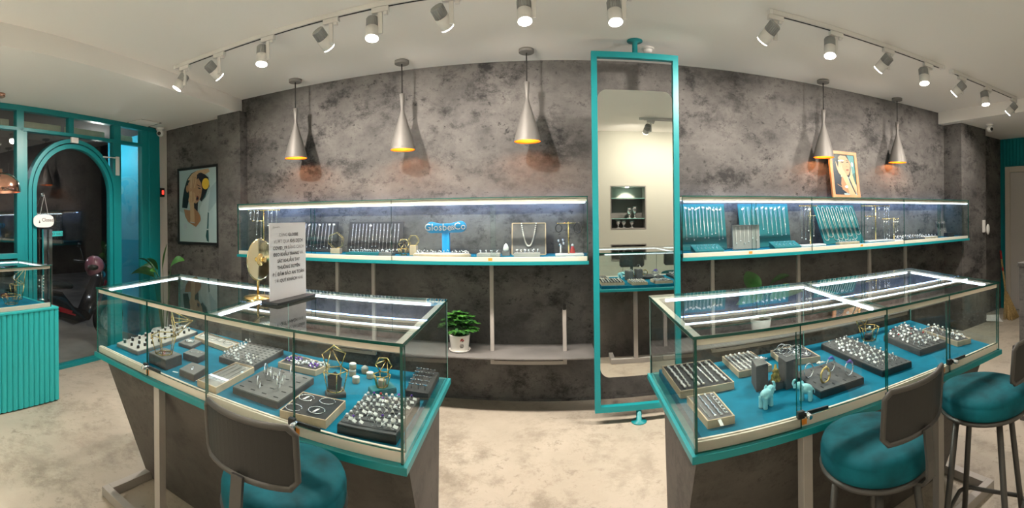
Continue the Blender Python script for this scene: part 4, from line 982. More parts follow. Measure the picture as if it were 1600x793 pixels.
for k in range(9):
    a, b = .2+.3*(k % 3)+random.uniform(-.06, .06), .15+.3*(k//3)+random.uniform(-.05, .05)
    bangle(R6.P(a, b, .006 if k != 1 else .028), .026, 'silver bangle piled in the wooden tray behind the pedestal', 'bangles piled in the wooden tray', (random.uniform(-.3, .3), random.uniform(-.3, .3), 1) if k != 1 else (.6, 1, .2), .0022, tagged=k % 2 == 0)
R7 = Tray('bangle_tray', 'black tray with four gemmed bangles standing in slots', 'jewellery tray', [(1234, 583), (1279.5, 612), (1348, 589.5), (1301, 563.5)], .030, 'black_plastic', 'dark_foam', slots=(4, 4, .010, .003))
ax7 = (cos(R7.ang()+.35), sin(R7.ang()+.35), .05)
bangle(R7.P(.72, .30, .026), .029, 'chunky gold bangle standing in the black tray', None, ax7, .005, ('gold',), True, 'gold', gap=0)
bangle(R7.P(.38, .66, .027), .029, 'silver bangle with a deep blue stone standing in the black tray', None, ax7, .0032, ('silver',), False, 'gem_blue')
bangle(R7.P(.74, .84, .027), .029, 'silver bangle with pale violet stones standing in the black tray', None, ax7, .0032, ('silver',), False, 'gem_violet')
bangle(R7.P(.35, .18, .027), .029, 'plain thin silver bangle standing in the black tray', None, ax7, .0026, ('silver',), False)
bangle(R7.P(.14, .62, .022), .024, 'thin bangle with a yellow flower tip at the back of the black tray', None, (0, .4, 1), .0017, ('silver',), False, 'pearl')
R8 = Tray('ring_tray', 'long black ring tray with five rows of silver rings', 'jewellery tray', [(1281, 537), (1377, 579.5), (1423, 564.5), (1318, 524.5)], .030, 'black_plastic', 'dark_foam', slots=(11, 6, .006, .0025))
R8.rings(10, 6, 'silver ring standing in the long black ring tray', 'rings in the long black tray', skip=.08, scale=1.0)
terrarium('open gold hexagon box with silver jewellery inside, behind the long black ring tray', on_z(1356, 531, ZD), .058, .15, .2, 6)
p = on_z(1356, 531, ZD+.0005); p.z = ZD+.0042; m = MB(); torus(m, p+Vector((0, 0, .048)), .017, .0024, (.3, 1, 0), 16, 5); m.ball(p+Vector((.004, -.004, .067)), .008, 8, 5, 1); m.lathe([(.024, 0), (.024, .03), (.022, .032)], p, 16, 2)
tag(obj('silver_bangle', m, ['silver', 'gem_white', 'dark_foam']), 'silver bangle on a dark round stand inside the open gold hexagon box', 'bracelet')
R10 = Tray('ring_tray', 'dark grey ring tray packed with pearl and gem rings near the far lock', 'jewellery tray', [(1379, 524), (1435.7, 547), (1479, 533), (1408, 505.5)], .032, 'dark_foam', 'dark_foam', grid=(6, 0))
R10.rings(7, 6, 'pearl or gem ring standing in the packed dark grey tray', 'rings in the packed dark grey tray', scale=1.2, meshes=RINGS+[RINGS[2]]*2+[RING_RED])
R11 = Tray('ring_tray', 'narrow wooden tray with dark lining and large rings at the far end', 'jewellery tray', [(1439, 514.7), (1495, 534), (1516, 528.5), (1456, 509)], .028, 'pale_wood', 'dark_foam', rim=.005, pad_drop=.003)
R11.rings(7, 2, 'large silver ring in the narrow wooden tray at the far end', 'rings in the narrow wooden tray', scale=1.3)
# ================================================================== wall cases
ZW = 1.2345
def px(u, Y): return Y*tan(az(u))
def neck_board(label, u0, u1, yt, Y0_, Y1_, matn, n, nlabel, group, style, length=(.62, .8), inset_u=.05, tags=.8, skew=0.0, border=None, z_top_frac=.07, name='necklace_board'):
    x0, x1 = px(u0, Y0_), px(u1, Y0_); z1 = on_y((u0+u1)/2, yt, Y1_).z; z0 = ZW+.004
    b = [Vector((x0, Y0_, z0)), Vector((x1, Y0_, z0)), Vector((x1-skew, Y1_, z1)), Vector((x0-skew, Y1_, z1))]
    t = thing(name, label, 'jewellery board', ((x0+x1)/2, Y0_+.01, z0))
    nn = (b[1]-b[0]).cross(b[3]-b[0]).normalized()
    obj('panel', MB().slab(b, .014, nn), matn, t, bevel=.002)
    if border:
        m = MB()
        for k in range(4): m.bar(b[k]+nn*.002, b[(k+1) % 4]+nn*.002, .009, .009)
        obj('border', m, border, t)
    P = lambda a, f: b[0]*(1-a)*(1-f)+b[1]*a*(1-f)+b[2]*a*f+b[3]*(1-a)*f+nn*.0050
    for k in range(n):
        a = inset_u+(1-2*inset_u)*(k+.5)/n; top = 1-z_top_frac; L = random.uniform(*length); bot = max(.06, top-L); m = MB(); ww = {'u': .026, 'narrow': .008}.get(style, .004)/max(.05, (x1-x0))
        if style == 'u':
            pts = [P(a-ww, top)]+[P(a-ww*cos(pi*j/8)*(1 if j else 1), bot+.05-.05*sin(pi*j/8)) for j in range(9)]+[P(a+ww, top)]
            pts = [P(a-ww*.55, top), P(a-ww*.8, (top+bot)/2)]+[P(a-ww*cos(pi*j/8), bot+.05-.05*sin(pi*j/8)) for j in range(9)]+[P(a+ww*.8, (top+bot)/2), P(a+ww*.55, top)]
            m.tube(pts, .0026, 6)
            m.tube([P(a-ww*.55, top), P(a, top+.025), P(a+ww*.55, top)], .0026, 6)
        else:
            m.tube([P(a-ww, top), P(a, bot), P(a+ww, top)], .0011, 5)
            if style == 'beaded':
                for f in (.25, .5, .7): m.ball(P(a, top+(bot-top)*f), .0042, 6, 4, 1)
            m.ball(P(a, bot)+nn*.0026, .0054, 8, 5, 1)
        if random.random() < tags:
            c = P(a+random.uniform(-.02, .02), top-random.uniform(.01, .07))+nn*.004; r1 = Vector((.012, 0, random.uniform(-.007, .007))); u1_ = Vector((0, 0, .0075))
            m.slab([c-r1-u1_, c+r1-u1_, c+r1+u1_, c-r1+u1_], .001, nn, 2)
        tag(obj('necklace', m, ['pale_silver', 'gem_white', 'white_tag']), nlabel, 'necklace', group)
    return t, P, nn
neck_board('black necklace board half hidden behind the white notice', 447, 523, 346, 3.56, 3.63, 'board_black', 13, 'thin silver necklace on the black board half hidden by the notice', 'necklaces on the half hidden black board', 'line', (.7, .85), tags=.35)
neck_board('black necklace board between the gold hexagon frame and the seam of the case', 541, 627, 346, 3.56, 3.63, 'board_black', 14, 'thin silver necklace on the black board beside the case seam', 'necklaces on the black board by the seam', 'beaded', (.72, .88), tags=.12)
neck_board('teal necklace board next to the tall mirror', 1067, 1136, 318.5, 3.55, 3.62, 'board_teal', 11, 'fine silver necklace on the teal board next to the mirror', 'necklaces on the teal board by the mirror', 'line', (.58, .74), tags=1)
neck_board('teal necklace board behind the small pale grey stand', 1158, 1236, 318.5, 3.56, 3.63, 'board_teal', 10, 'fine silver necklace on the teal board behind the pale grey stand', 'necklaces on the teal board behind the grey stand', 'narrow', (.5, .72), tags=.9)
neck_board('leaning teal board hung with long looped silver chains', 1288, 1350, 320.5, 3.50, 3.60, 'board_teal', 8, 'long looped silver chain on the leaning teal board', 'looped chains on the leaning teal board', 'u', (.72, .86), tags=.1, skew=.07, inset_u=.03)
neck_board('small pale grey necklace stand with tiny pendants in front of the teal boards', 1145, 1187, 351, 3.46, 3.475, 'pale_grey_pad', 6, 'tiny pendant necklace on the small pale grey stand', 'necklaces on the pale grey stand', 'line', (.35, .75), tags=0)
# pearl necklace board
t, P, nn = neck_board('grey board with a pale border showing a single pearl necklace', 799.5, 852, 348.5, 3.53, 3.585, 'board_grey', 0, '', '', 'line', border='pale_wood')
m = MB(); n = 46
for k in range(n+1):
    f = k/n; a = .28+.44*f; v = .98-.72*(1-abs(2*f-1)**2.2); m.ball(P(a, v)+nn*.0085, .0066, 8, 5)
tag(obj('pearl_necklace', m, 'pearl'), 'white pearl necklace draped on the grey bordered board', 'necklace')
def wtray(name, label, u0, u1, Yf, Yb, h, side, pad, cat='jewellery tray', tilt=0.0, rim=True):
    x0, x1 = px(u0, Yf), px(u1, Yf); t = thing(name, label, cat, ((x0+x1)/2, (Yf+Yb)/2, ZW))
    m = MB(); vs = [(x0, Yf, ZW+.0003), (x1, Yf, ZW+.0003), (x1, Yb, ZW+.0003), (x0, Yb, ZW+.0003), (x0, Yf, ZW+h), (x1, Yf, ZW+h), (x1-tilt*.2, Yb, ZW+h+tilt), (x0-tilt*.2, Yb, ZW+h+tilt)]
    m.add(vs, [[3, 2, 1, 0], [4, 5, 6, 7], [0, 1, 5, 4], [1, 2, 6, 5], [2, 3, 7, 6], [3, 0, 4, 7]]); obj('base', m, side, t, bevel=.002)
    q = [Vector(vs[k]) for k in (4, 5, 6, 7)]; c = sum(q, Vector())/4
    q = [c+(p-c)*.94+Vector((0, 0, .0016)) for p in q]; obj('pad', MB().slab(q, .0012, (0, 0, 1)), pad, t)
    return t, lambda a, b, dz=0: q[0]*(1-a)*(1-b)+q[1]*a*(1-b)+q[2]*a*b+q[3]*(1-a)*b+Vector((0, 0, dz))
sm_ = MB().ball((0, 0, .004), .0045, 7, 5).tube([(0, 0, .004), (0, .004, .016)], .0012, 5); sm_.ball((.001, .004, .017), .005, 7, 5, 1)
STUD = mesh_of('ear_stud', sm_, ['silver', 'gem_white'])
def studs(P, na, nb, label, group, sc=1.0, cat='earrings'):
    for i in range(na):
        for j in range(nb): inst('ear_stud', STUD, P((i+.5)/na, (j+.5)/nb, .0005), (0, 0, random.uniform(0, 6)), label, cat, group, sc*random.uniform(.85, 1.15))
t, P = wtray('earring_tray', 'flat dark teal earring tray in front of the black necklace board', 539, 590, 3.36, 3.46, .022, 'board_teal', 'board_teal'); studs(P, 7, 2, 'small silver earring on the flat teal tray', 'earrings on the flat teal tray')
t, P = wtray('earring_tray', 'small grey earring tray in front of the case seam', 591, 612, 3.37, 3.45, .024, 'grey_foam', 'grey_foam'); studs(P, 3, 2, 'small silver earring on the small grey tray', 'earrings on the small grey tray')
# oval pink tray of rings
xo, yo = px(690, 3.40), 3.385; rx = (px(735, 3.4)-px(645, 3.4))/2; ov = lambda r, k=40: [(xo+rx*r*cos(2*pi*i/k), yo+.070*r*sin(2*pi*i/k)) for i in range(k)]
t = thing('oval_tray', 'oval pink and cream ring tray in front of the blue shop sign', 'jewellery tray', (xo, yo, ZW))
obj('base', MB().prism(ov(1), ZW+.0003, ZW+.022, 0), 'pale_wood', t, bevel=.003); obj('pad', MB().prism(ov(.95), ZW+.0222, ZW+.026), 'white_gloss', t)
for k in range(18):
    a = 2*pi*k/18; inst('gem_ring', random.choice(RINGS), (xo+rx*.85*cos(a), yo+.065*sin(a), ZW+.025), (0, 0, random.uniform(-.5, .5)), 'small ring standing round the oval pink tray', 'ring', 'rings on the oval tray', 1.0)
# blue shop sign on its T stand
Ys = 3.47; c = on_y(695.5, 355.5, Ys); hw = (px(726.5, Ys)-px(665, Ys))/2; t = thing('shop_sign', 'bright blue T shaped shop sign with white lettering inside the glass case', 'sign', (c.x, Ys, ZW))
hh = .038; pts = []
def lobe(cx_, cz, r, a0, a1, n=10): return [Vector((cx_+r*cos(a0+(a1-a0)*i/n), Ys, cz+r*sin(a0+(a1-a0)*i/n))) for i in range(n+1)]
pts = lobe(c.x-hw+.045, c.z+.002, .046, pi*.5, pi*1.5)+lobe(c.x+hw-.040, c.z+.008, .046, -pi*.5, pi*.62)+[Vector((c.x+hw*.28, Ys, c.z+.036)), Vector((c.x-.05, Ys, c.z+.033))]
obj('board', MB().slab(pts, .035, (0, -1, 0)), 'sign_blue', t, bevel=.003)
obj('stem', MB().box((c.x-.030, Ys+.004, ZW+.0275), (c.x+.032, Ys+.032, c.z-.02)), 'sign_blue', t, bevel=.003)
obj('foot', MB().box((c.x-.034, Ys+.001, ZW+.0003), (c.x+.036, Ys+.06, ZW+.0272)), 'sign_blue', t, bevel=.002)
for s_, sz, dx, dz, bo in (('Glosbe', .080, -.062, -.022, .004), ('&', .056, .062, -.018, 0), ('Co', .080, .120, -.014, .004)): obj('lettering', text_mb(s_, sz, (c.x+dx, Ys-.0006, c.z+dz), (1, 0, 0), (0, 0, 1), thick=.0006, bold=bo), 'white_gloss', t)
# gold frames and boxes in the case
def hex_frame(label, u, yc, Y, R, n=6, base=True, yaw=0, squash=1.0, rot=0.0):
    c = on_y(u, yc, Y); t = thing('hexagon_frame', label, 'jewellery stand', (c.x, Y, ZW)); m = MB(); g = MB()
    for dy in (0, .03):
        pts = [c+Vector((R*cos(rot+2*pi*k/n)*squash, dy, R*sin(rot+2*pi*k/n))) for k in range(n)]
        m.tube(pts, .0024, 6, closed=True)
        g.slab(pts, .001, (0, -1, 0))
    for k in range(n): p = c+Vector((R*cos(rot+2*pi*k/n)*squash, 0, R*sin(rot+2*pi*k/n))); m.tube([p, p+Vector((0, .03, 0))], .0028, 6)
    obj('brass_edges', m, 'gold', t); obj('glass_sides', g, 'acrylic', t)
    zb = c.z-R*sin(pi/3)-.003
    obj('base', MB().box((c.x-R*.62, Y-.01, ZW+.0003), (c.x+R*.62, Y+.045, max(ZW+.012, zb))), 'pale_wood', t, bevel=.002)
hex_frame('gold hexagon frame on a wooden base beside the notice', 523.5, 376, 3.45, .074, rot=.35)
hex_frame('small gold hexagon frame on a pale base beside the blue shop sign', 645, 375.5, 3.46, .046)
p = on_y(629.5, 381, 3.44); terrarium('small gold glass box with a bluish lid by the seam of the wall case', (p.x, 3.44, ZW+.0005), .044, .11, .2, 6)
t, P = wtray('earring_tray', 'small pale earring tray with a slim silver bar near the pearl board', 744, 780, 3.37, 3.45, .026, 'light_pad', 'light_pad'); studs(P, 4, 2, 'silver earring on the small pale tray near the pearl board', 'earrings on the small pale tray')
p = on_y(790, 386, 3.5); m = MB(); m.lathe([(.018, 0), (.024, .012), (.022, .03), (.014, .05), (.003, .062)], (p.x, 3.5, ZW+.035), 14); m.box((p.x-.03, 3.48, ZW+.0003), (p.x+.03, 3.53, ZW+.035), 1)
tag(obj('shell_ornament', m, ['pearl', 'grey_foam']), 'cream shell ornament on a small grey block beside the pearl board', 'ornament')
t, P = wtray('earring_tray', 'pale earring tray with red and clear stones below the pearl board', 802, 843, 3.36, 3.44, .028, 'light_pad', 'light_pad'); studs(P, 6, 2, 'stone earring on the pale tray below the pearl board', 'earrings below the pearl board', 1.2)
def t_stand(label, u, Y, bars, base_u, chains, glabel, ggroup, plate='white_gloss', style='line'):
    """T-shaped jewellery stand: post, cross bars (picture row, u range) and a base plate; chains hang from the bars."""
    x = px(u, Y); t = thing('jewellery_stand', label, 'jewellery stand', (x, Y, ZW))
    xa, xb = px(base_u[0], Y), px(base_u[1], Y)
    obj('base_plate', MB().box((xa, Y-.05, ZW+.0003), (xb, Y+.06, ZW+.016)), plate, t, bevel=.003)
    zt_ = max(on_y(u, b[0], Y).z for b in bars)
    obj('post', MB().tube([(x, Y, ZW+.016), (x, Y, zt_+.012)], .006, 10), 'gold', t)
    for yy, a, b in bars:
        z = on_y(u, yy, Y).z; m = MB().tube([(px(a, Y), Y-.001, z), (px(b, Y), Y-.001, z)], .0045, 8); m.ball((px(a, Y), Y-.001, z), .007, 8, 5).ball((px(b, Y), Y-.001, z), .007, 8, 5)
        obj('cross_bar', m, 'gold', t)
    for uu, y0_, y1_ in chains:
        xx = px(uu, Y); za, zb = on_y(uu, y0_, Y).z, on_y(uu, y1_, Y).z; m = MB()
        if style == 'hoop': torus(m, (xx, Y-.034, (za+zb)/2), (za-zb)/2, .0045, (.75, 1, 0), 20, 6)
        else:
            m.tube([(xx-.006, Y-.013, za), (xx-.007, Y-.013, (za+zb)/2), (xx, Y-.013, zb), (xx+.007, Y-.013, (za+zb)/2), (xx+.006, Y-.013, za), (xx, Y-.0125, za+.008)], .0019, 5, closed=True)
            m.ball((xx, Y-.014, zb), .006, 8, 5, 1)
            if random.random() < .6: m.slab([(xx-.011, Y-.017, za-.03), (xx+.009, Y-.017, za-.024), (xx+.009, Y-.017, za-.012), (xx-.011, Y-.017, za-.018)], .001, (0, -1, 0), 1)
        tag(obj('necklace' if style != 'hoop' else 'hoop_bracelet', m, ['silver', 'white_tag'] if style != 'hoop' else 'black_plastic'), glabel, 'necklace' if style != 'hoop' else 'bracelet', ggroup)
    return t
t_stand('gold double bar necklace stand behind the brass mirror', 412, 3.37, [(328.5, 389, 437), (345, 395, 412)], (398, 428), [(393, 329, 342), (398, 329, 344), (404, 329, 345), (420, 329, 352), (426, 329, 350), (433, 329, 353), (402, 346, 366), (409, 346, 372)], 'silver chain hanging from the gold double bar stand behind the brass mirror', 'chains on the double bar stand')
t_stand('gold T bracelet stand with two black hoops at the mirror end', 888, 3.44, [(348.5, 871, 904)], (867, 911), [(872.5, 350, 362), (902, 348, 363)], 'black hoop bracelet hanging from the gold T stand', 'black hoops on the gold stand', style='hoop')
t_stand('gold necklace stand between the two teal boards beside the seam', 1266, 3.45, [(321.5, 1249, 1276), (337, 1263, 1273)], (1248, 1286), [(1251.5, 323, 371), (1257.5, 323, 373), (1262, 323, 360), (1264, 323, 375), (1270, 338, 368)], 'long silver chain on the stand between the teal boards', 'chains between the teal boards')
t_stand('tall gold necklace stand with two bars beside the leaning teal board', 1368, 3.485, [(321.5, 1346, 1389), (337.5, 1352, 1368)], (1352, 1391), [(1354, 338, 362), (1362, 323, 356), (1372, 323, 340), (1381, 323, 374), (1385, 323, 366), (1388, 323, 378)], 'silver chain hanging from the tall two bar stand', 'chains on the tall two bar stand')
t_stand('small gold necklace stand beside the curved row of rings', 1396.5, 3.362, [(341.5, 1379, 1403)], (1393, 1406), [(1380, 343, 376), (1384, 343, 372), (1388, 343, 368), (1395, 343, 366), (1398, 343, 362), (1401, 343, 360)], 'short silver chain on the small gold stand by the rings', 'chains on the small gold stand')
m = MB()
for k, (u, y) in enumerate(((872, 376), (879, 375), (874, 382), (880, 380))): m.ball(on_y(u, y, 3.545), .012, 8, 5)
p = on_y(876, 385, 3.5); m.lathe([(.03, 0), (.012, .02), (.01, .07), (.003, .08)], (p.x, 3.545, ZW+.0005), 12)
tag(obj('silver_earrings', m, 'silver'), 'cluster of silver earrings on a small stand under the black hoop', 'earrings')
p = on_y(894, 378, 3.5); m = MB().lathe([(.022, 0), (.024, .02), (.016, .05), (.010, .07)], (p.x, 3.50, ZW+.0005), 14); m.ball((p.x, 3.50, ZW+.078), .011, 8, 5, 1)
tag(obj('red_ornament', m, ['gem_red', 'gem_white']), 'small red ornament with a pearl top behind the gold T stand', 'ornament')
for (u0, u1, lab) in ((1086, 1131, 'slanted teal tray of fine earrings below the teal board by the mirror'), (1211, 1252, 'slanted teal tray of fine chains beside the seam of the wall case')):
    t, P = wtray('earring_tray', lab, u0, u1, 3.36, 3.47, .014, 'board_teal', 'board_teal', tilt=.045)
    for k in range(6): bracelet('chain_bracelet', P(.12+.14*k, .15, .0012), P(.16+.14*k, .88, .0012), 'fine silver chain lying on the '+lab.split(' of ')[0]+lab[lab.index('below' if 'below' in lab else 'beside')-1:], 'bracelet', 'chains on the '+lab, 'fine')
t, P = wtray('earring_tray', 'pale wooden tray lying in front of the leaning teal board', 1312, 1343, 3.37, 3.44, .024, 'pale_wood', 'light_pad'); studs(P, 5, 2, 'silver earring on the pale tray before the leaning board', 'earrings before the leaning board')
t, P = wtray('ring_tray', 'low dark ring holder with a row of gem rings beside the small gold stand', 1401, 1446, 3.37, 3.45, .016, 'dark_foam', 'dark_foam')
for k in range(11):
    for j in range(2): inst('gem_ring', RINGS[(k+j) % 6], P((k+.5)/11, .3+.4*j, 0), (0, 0, random.uniform(-.5, .5)), 'gem ring standing in the low dark holder by the small gold stand', 'ring', 'rings in the low dark holder', 1.5)
t, P = wtray('bracelet_tray', 'pale folded tray of small silver pieces near the end of the wall case', 1446, 1466, 3.36, 3.46, .022, 'pale_wood', 'white_gloss'); studs(P, 4, 2, 'silver piece on the pale folded tray', 'pieces on the pale folded tray')
t, P, nn = neck_board('small grey earring card with a silver drop at the far end of the wall case', 1466, 1480, 345, 3.5, 3.54, 'board_grey', 2, 'silver drop earring on the small grey card', 'earrings on the small grey card', 'line', (.4, .6), tags=0, name='earring_card')
x0, x1 = px(1481, 3.4), px(1491, 3.4); t = thing('jewel_case', 'small dark blue jewel case at the far end of the wall case', 'box', ((x0+x1)/2, 3.43, ZW))
obj('base', MB().box((x0, 3.40, ZW+.0003), (x1, 3.47, ZW+.03)), 'black_foam', t, bevel=.003); obj('lid', MB().box((x0, 3.40, ZW+.0305), (x1, 3.47, ZW+.05)), 'black_foam', t, bevel=.003)
# window counter contents
zv = .8185
p = on_z(17, 474, zv); terrarium('open gold glass bowl on the window counter', (p.x, p.y, zv), .085, .15, .3, 6, lid=False)
p = on_z(27, 467, zv); terrarium('gold pyramid lidded glass box behind the gold bowl on the window counter', (p.x, p.y, zv), .075, .28, .5, 5, lid_tilt=.5)
p = on_z(65, 468, zv); m = MB().lathe([(.03, .0005), (.03, .008), (.004, .012), (.004, .22)], (p.x, p.y, zv), 12)
for k in range(8): m.ball((p.x+.025*cos(k*2.1), p.y+.025*sin(k*2.1), zv+.09+.018*k), .010, 7, 5)
tag(obj('earring_tree', m, 'silver'), 'slim silver earring tree near the end glass of the window counter', 'jewellery stand')
# ================================================================== stools
def make_stool(x, y, yaw, label):
    t = thing('bar_stool', label, 'bar stool', (x, y, 0), yaw, 'velvet bar stools at the counters')
    zs = .82; R = .184
    prof = [(.001, zs-.082), (R-.012, zs-.082), (R-.002, zs-.076), (R, zs-.062), (R, zs-.034), (R-.003, zs-.030), (R-.002, zs-.026), (R-.008, zs-.012), (R-.03, zs-.003), (R*.5, zs+.003), (.001, zs+.004)]
    obj('seat', MB().lathe(prof, (0, 0, 0), 48, cap=False), 'velvet_teal', t, local=True)
    obj('seat_ring', MB().lathe([(R-.03, zs-.096), (R+.002, zs-.094), (R+.004, zs-.0835), (R-.03, zs-.0835)], (0, 0, 0), 40, cap=False).lathe([(.001, zs-.095), (R-.03, zs-.095)], (0, 0, 0), 40, cap=False), 'stool_metal', t, local=True)
    lr = lambda z: .215-.09*z/.72
    for k in range(4):
        a = pi/4+k*pi/2; obj('leg', MB().tube([(lr(0)*cos(a), lr(0)*sin(a), .001), (lr(.72)*cos(a), lr(.72)*sin(a), .7245)], .0135, 12), 'stool_metal', t, local=True)
    zf = .27; r = lr(zf)+.012; P = []
    for k in range(4):
        a = pi/4+k*pi/2
        for da in (-.16, -.05, .05, .16): P.append((r*(1-abs(da)*.22)*cos(a+da), r*(1-abs(da)*.22)*sin(a+da), zf))
    obj('footrest', MB().tube(P, .0095, 10, closed=True), 'stool_metal', t, local=True)
    # backrest: a gently curved padded panel in a tube frame, on a bent flat stem
    W, z0, z1, D, rad = .158, .885, 1.040, -.195, .30
    def B(s, z, off=0): a = s/rad; return Vector(((rad+off)*sin(a), D-.012*(z-z0)/.16+rad-(rad+off)*cos(a)-0.0, z))
    n = 12; fr = [B(-W+.02+(2*W-.04)*k/n, z0) for k in range(n+1)]+[B(W, z0+.02), B(W, z1-.02)]+[B(W-.02-(2*W-.04)*k/n, z1) for k in range(n+1)]+[B(-W, z1-.02), B(-W, z0+.02)]
    bk = obj('backrest', MB().tube(fr, .0085, 10, closed=True), 'stool_metal', t, local=True)
    for off, nm, mt, th in ((-.004, 'back_panel', 'stool_pad', .008),):
        m = MB(); vs = []; N = 16
        for k in range(N+1):
            s_ = -W+.006+(2*W-.012)*k/N
            vs += [B(s_, z0+.004, .002), B(s_, z1-.004, .002), B(s_, z1-.004, -.014), B(s_, z0+.004, -.014)]
        fs = []
        for k in range(N):
            for j in range(4): fs.append([k*4+j, (k+1)*4+j, (k+1)*4+(j+1) % 4, k*4+(j+1) % 4])
        fs += [[3, 2, 1, 0], [4*N, 4*N+1, 4*N+2, 4*N+3]]; m.add(vs, fs, 0, False)
        obj(nm, m, mt, bk, local=True)
    m = MB(); pts = [(0, -.10, .715), (0, -.17, .715), (0, -.205, .722), (0, -.222, .745), (0, -.222, .80), (0, -.212, z0+.01)]
    for a, b in zip(pts[:-1], pts[1:]): m.slab([Vector(a)+Vector((-.019, 0, 0)), Vector(a)+Vector((.019, 0, 0)), Vector(b)+Vector((.019, 0, 0)), Vector(b)+Vector((-.019, 0, 0))], .010, None)
    obj('stem', m, 'stool_metal', t, local=True, bevel=.001)
    return t
st = make_stool(-.742, 1.066, 0, 'teal velvet bar stool with a dark backrest standing alone at the counter nearest the storefront')
dup(st, (.98, 1.082, 0), .12, 'teal velvet bar stool tucked by the two blue elephants')
dup(st, (1.545, 1.03, 0), .30, 'darker teal velvet bar stool at the far end by the foot frame')
# ================================================================== things on the counter top
ZTOP = 1.1655
# brass mirror on a stand
p = on_z(402, 465.5, ZTOP); zc = HC+slope(400, 405)*hypot(p.x, p.y)
t = thing('table_mirror', 'round polished brass table mirror on a slim stand beside the notice', 'mirror', (p.x, p.y, ZTOP))
obj('base', MB().lathe([(.001, .0005), (.070, .0005), (.072, .004), (.066, .009), (.010, .013), (.006, .02)], (p.x, p.y, ZTOP), 36, cap=False), 'gold', t)
obj('stem', MB().tube([(p.x, p.y, ZTOP+.012), (p.x, p.y, zc)], .006, 12), 'gold', t)
dv = Vector((-p.x, -p.y, 0)).normalized(); dv = Matrix.Rotation(.93, 3, 'Z') @ dv; q = Vector((0, 0, 1)).rotation_difference(dv).to_matrix(); cc = Vector((p.x, p.y, zc))+dv*.012
obj('disc', MB().lathe([(.001, -.004), (.097, -.004), (.1015, -.001), (.1015, .003), (.095, .004), (.001, .0055)], cc, 48, cap=False, mtx=q), 'brass_mirror', t)
obj('knob', MB().lathe([(.030, .0055), (.028, .008), (.014, .010), (.009, .013), (.008, .024), (.012, .027), (.012, .036), (.004, .038), (.001, .038)], cc, 24, cap=False, mtx=q), 'gold', t)
# acrylic notice
bl_, br_ = on_z(421, 475.5, ZTOP), on_z(477, 462, ZTOP); e = (br_-bl_).normalized(); nrm = Vector((e.y, -e.x, 0)); nrm = nrm if nrm.dot(-bl_) > 0 else -nrm
H = .35; Wn = (br_-bl_).length; z0 = ZTOP+.014
t = thing('notice_stand', 'white notice in a clear stand with printed lines, on a black foot', 'notice', ((bl_.x+br_.x)/2, (bl_.y+br_.y)/2, ZTOP))
q = [bl_+Vector((0, 0, z0-ZTOP)), br_+Vector((0, 0, z0-ZTOP)), br_+Vector((0, 0, z0-ZTOP+H)), bl_+Vector((0, 0, z0-ZTOP+H))]
obj('panel', MB().slab(q, .005, nrm), 'paper', t)
m = MB(); b0, b1 = bl_-e*.006, br_+e*.012
m.prism([(v.x, v.y) for v in (b0+nrm*.050, b1+nrm*.050, b1-nrm*.05, b0-nrm*.05)], ZTOP+.0004, ZTOP+.013); obj('foot', m, 'black_plastic', t, bevel=.002)
rows = [('CÙNG ', 'GLOSBE', ''), ('VƯỢT QUA ', 'ĐẠI DỊCH', ''), ('', 'COVID_19', ' BẰNG CÁCH'), ('', 'ĐEO KHẨU TRANG', ' VÀ'), ('', 'SÁT KHUẨN TAY', ''), ('', 'THƯỜNG XUYÊN', ''), ('ĐỂ ', 'ĐẢM BẢO AN TOÀN', ''), ('TỚI ', 'QUÝ KHÁCH', ' NHÉ')]
def width(mb, r): v = [x.dot(r) for x in mb.v]; return (max(v)-min(v)) if v else 0
TD, TM = MB(), MB()
for i, (a, b, c_) in enumerate(rows):
    zrow = z0+H*(.845-.0855*i)-.008; segs = []; tot = 0
    for s_, dark in ((a, 0), (b, 1), (c_, 0)):
        if not s_.strip(): continue
        mb = text_mb(s_.strip(), .0215, (0, 0, 0), e, (0, 0, 1), align='LEFT', bold=.018 if dark else 0); w_ = width(mb, e); segs.append((mb, w_, dark)); tot += w_+.007
    k = min(1, (Wn-.03)/(tot-.007)); xx = -(tot-.007)*k/2; mid = (bl_+br_)/2
    for mb, w_, dark in segs:
        for v in mb.v:
            al = v.dot(e); v += e*(al*k-al); v += mid+e*xx+Vector((0, 0, zrow-0*mid.z-ZTOP))
            v += nrm*.0008 if (nrm.dot(e.cross(Vector((0, 0, 1))))) > 0 else nrm*.0020
        obj('lettering', mb, 'ink_dark' if dark else 'ink_mid', t); xx += (w_+.007)*k
mb = text_mb('Glosbe&Co', .011, bl_+e*.02+Vector((0, 0, z0-ZTOP+H*.935))+nrm*.001, e, (0, 0, 1), align='LEFT')
obj('lettering', mb, 'ink_mid', t)
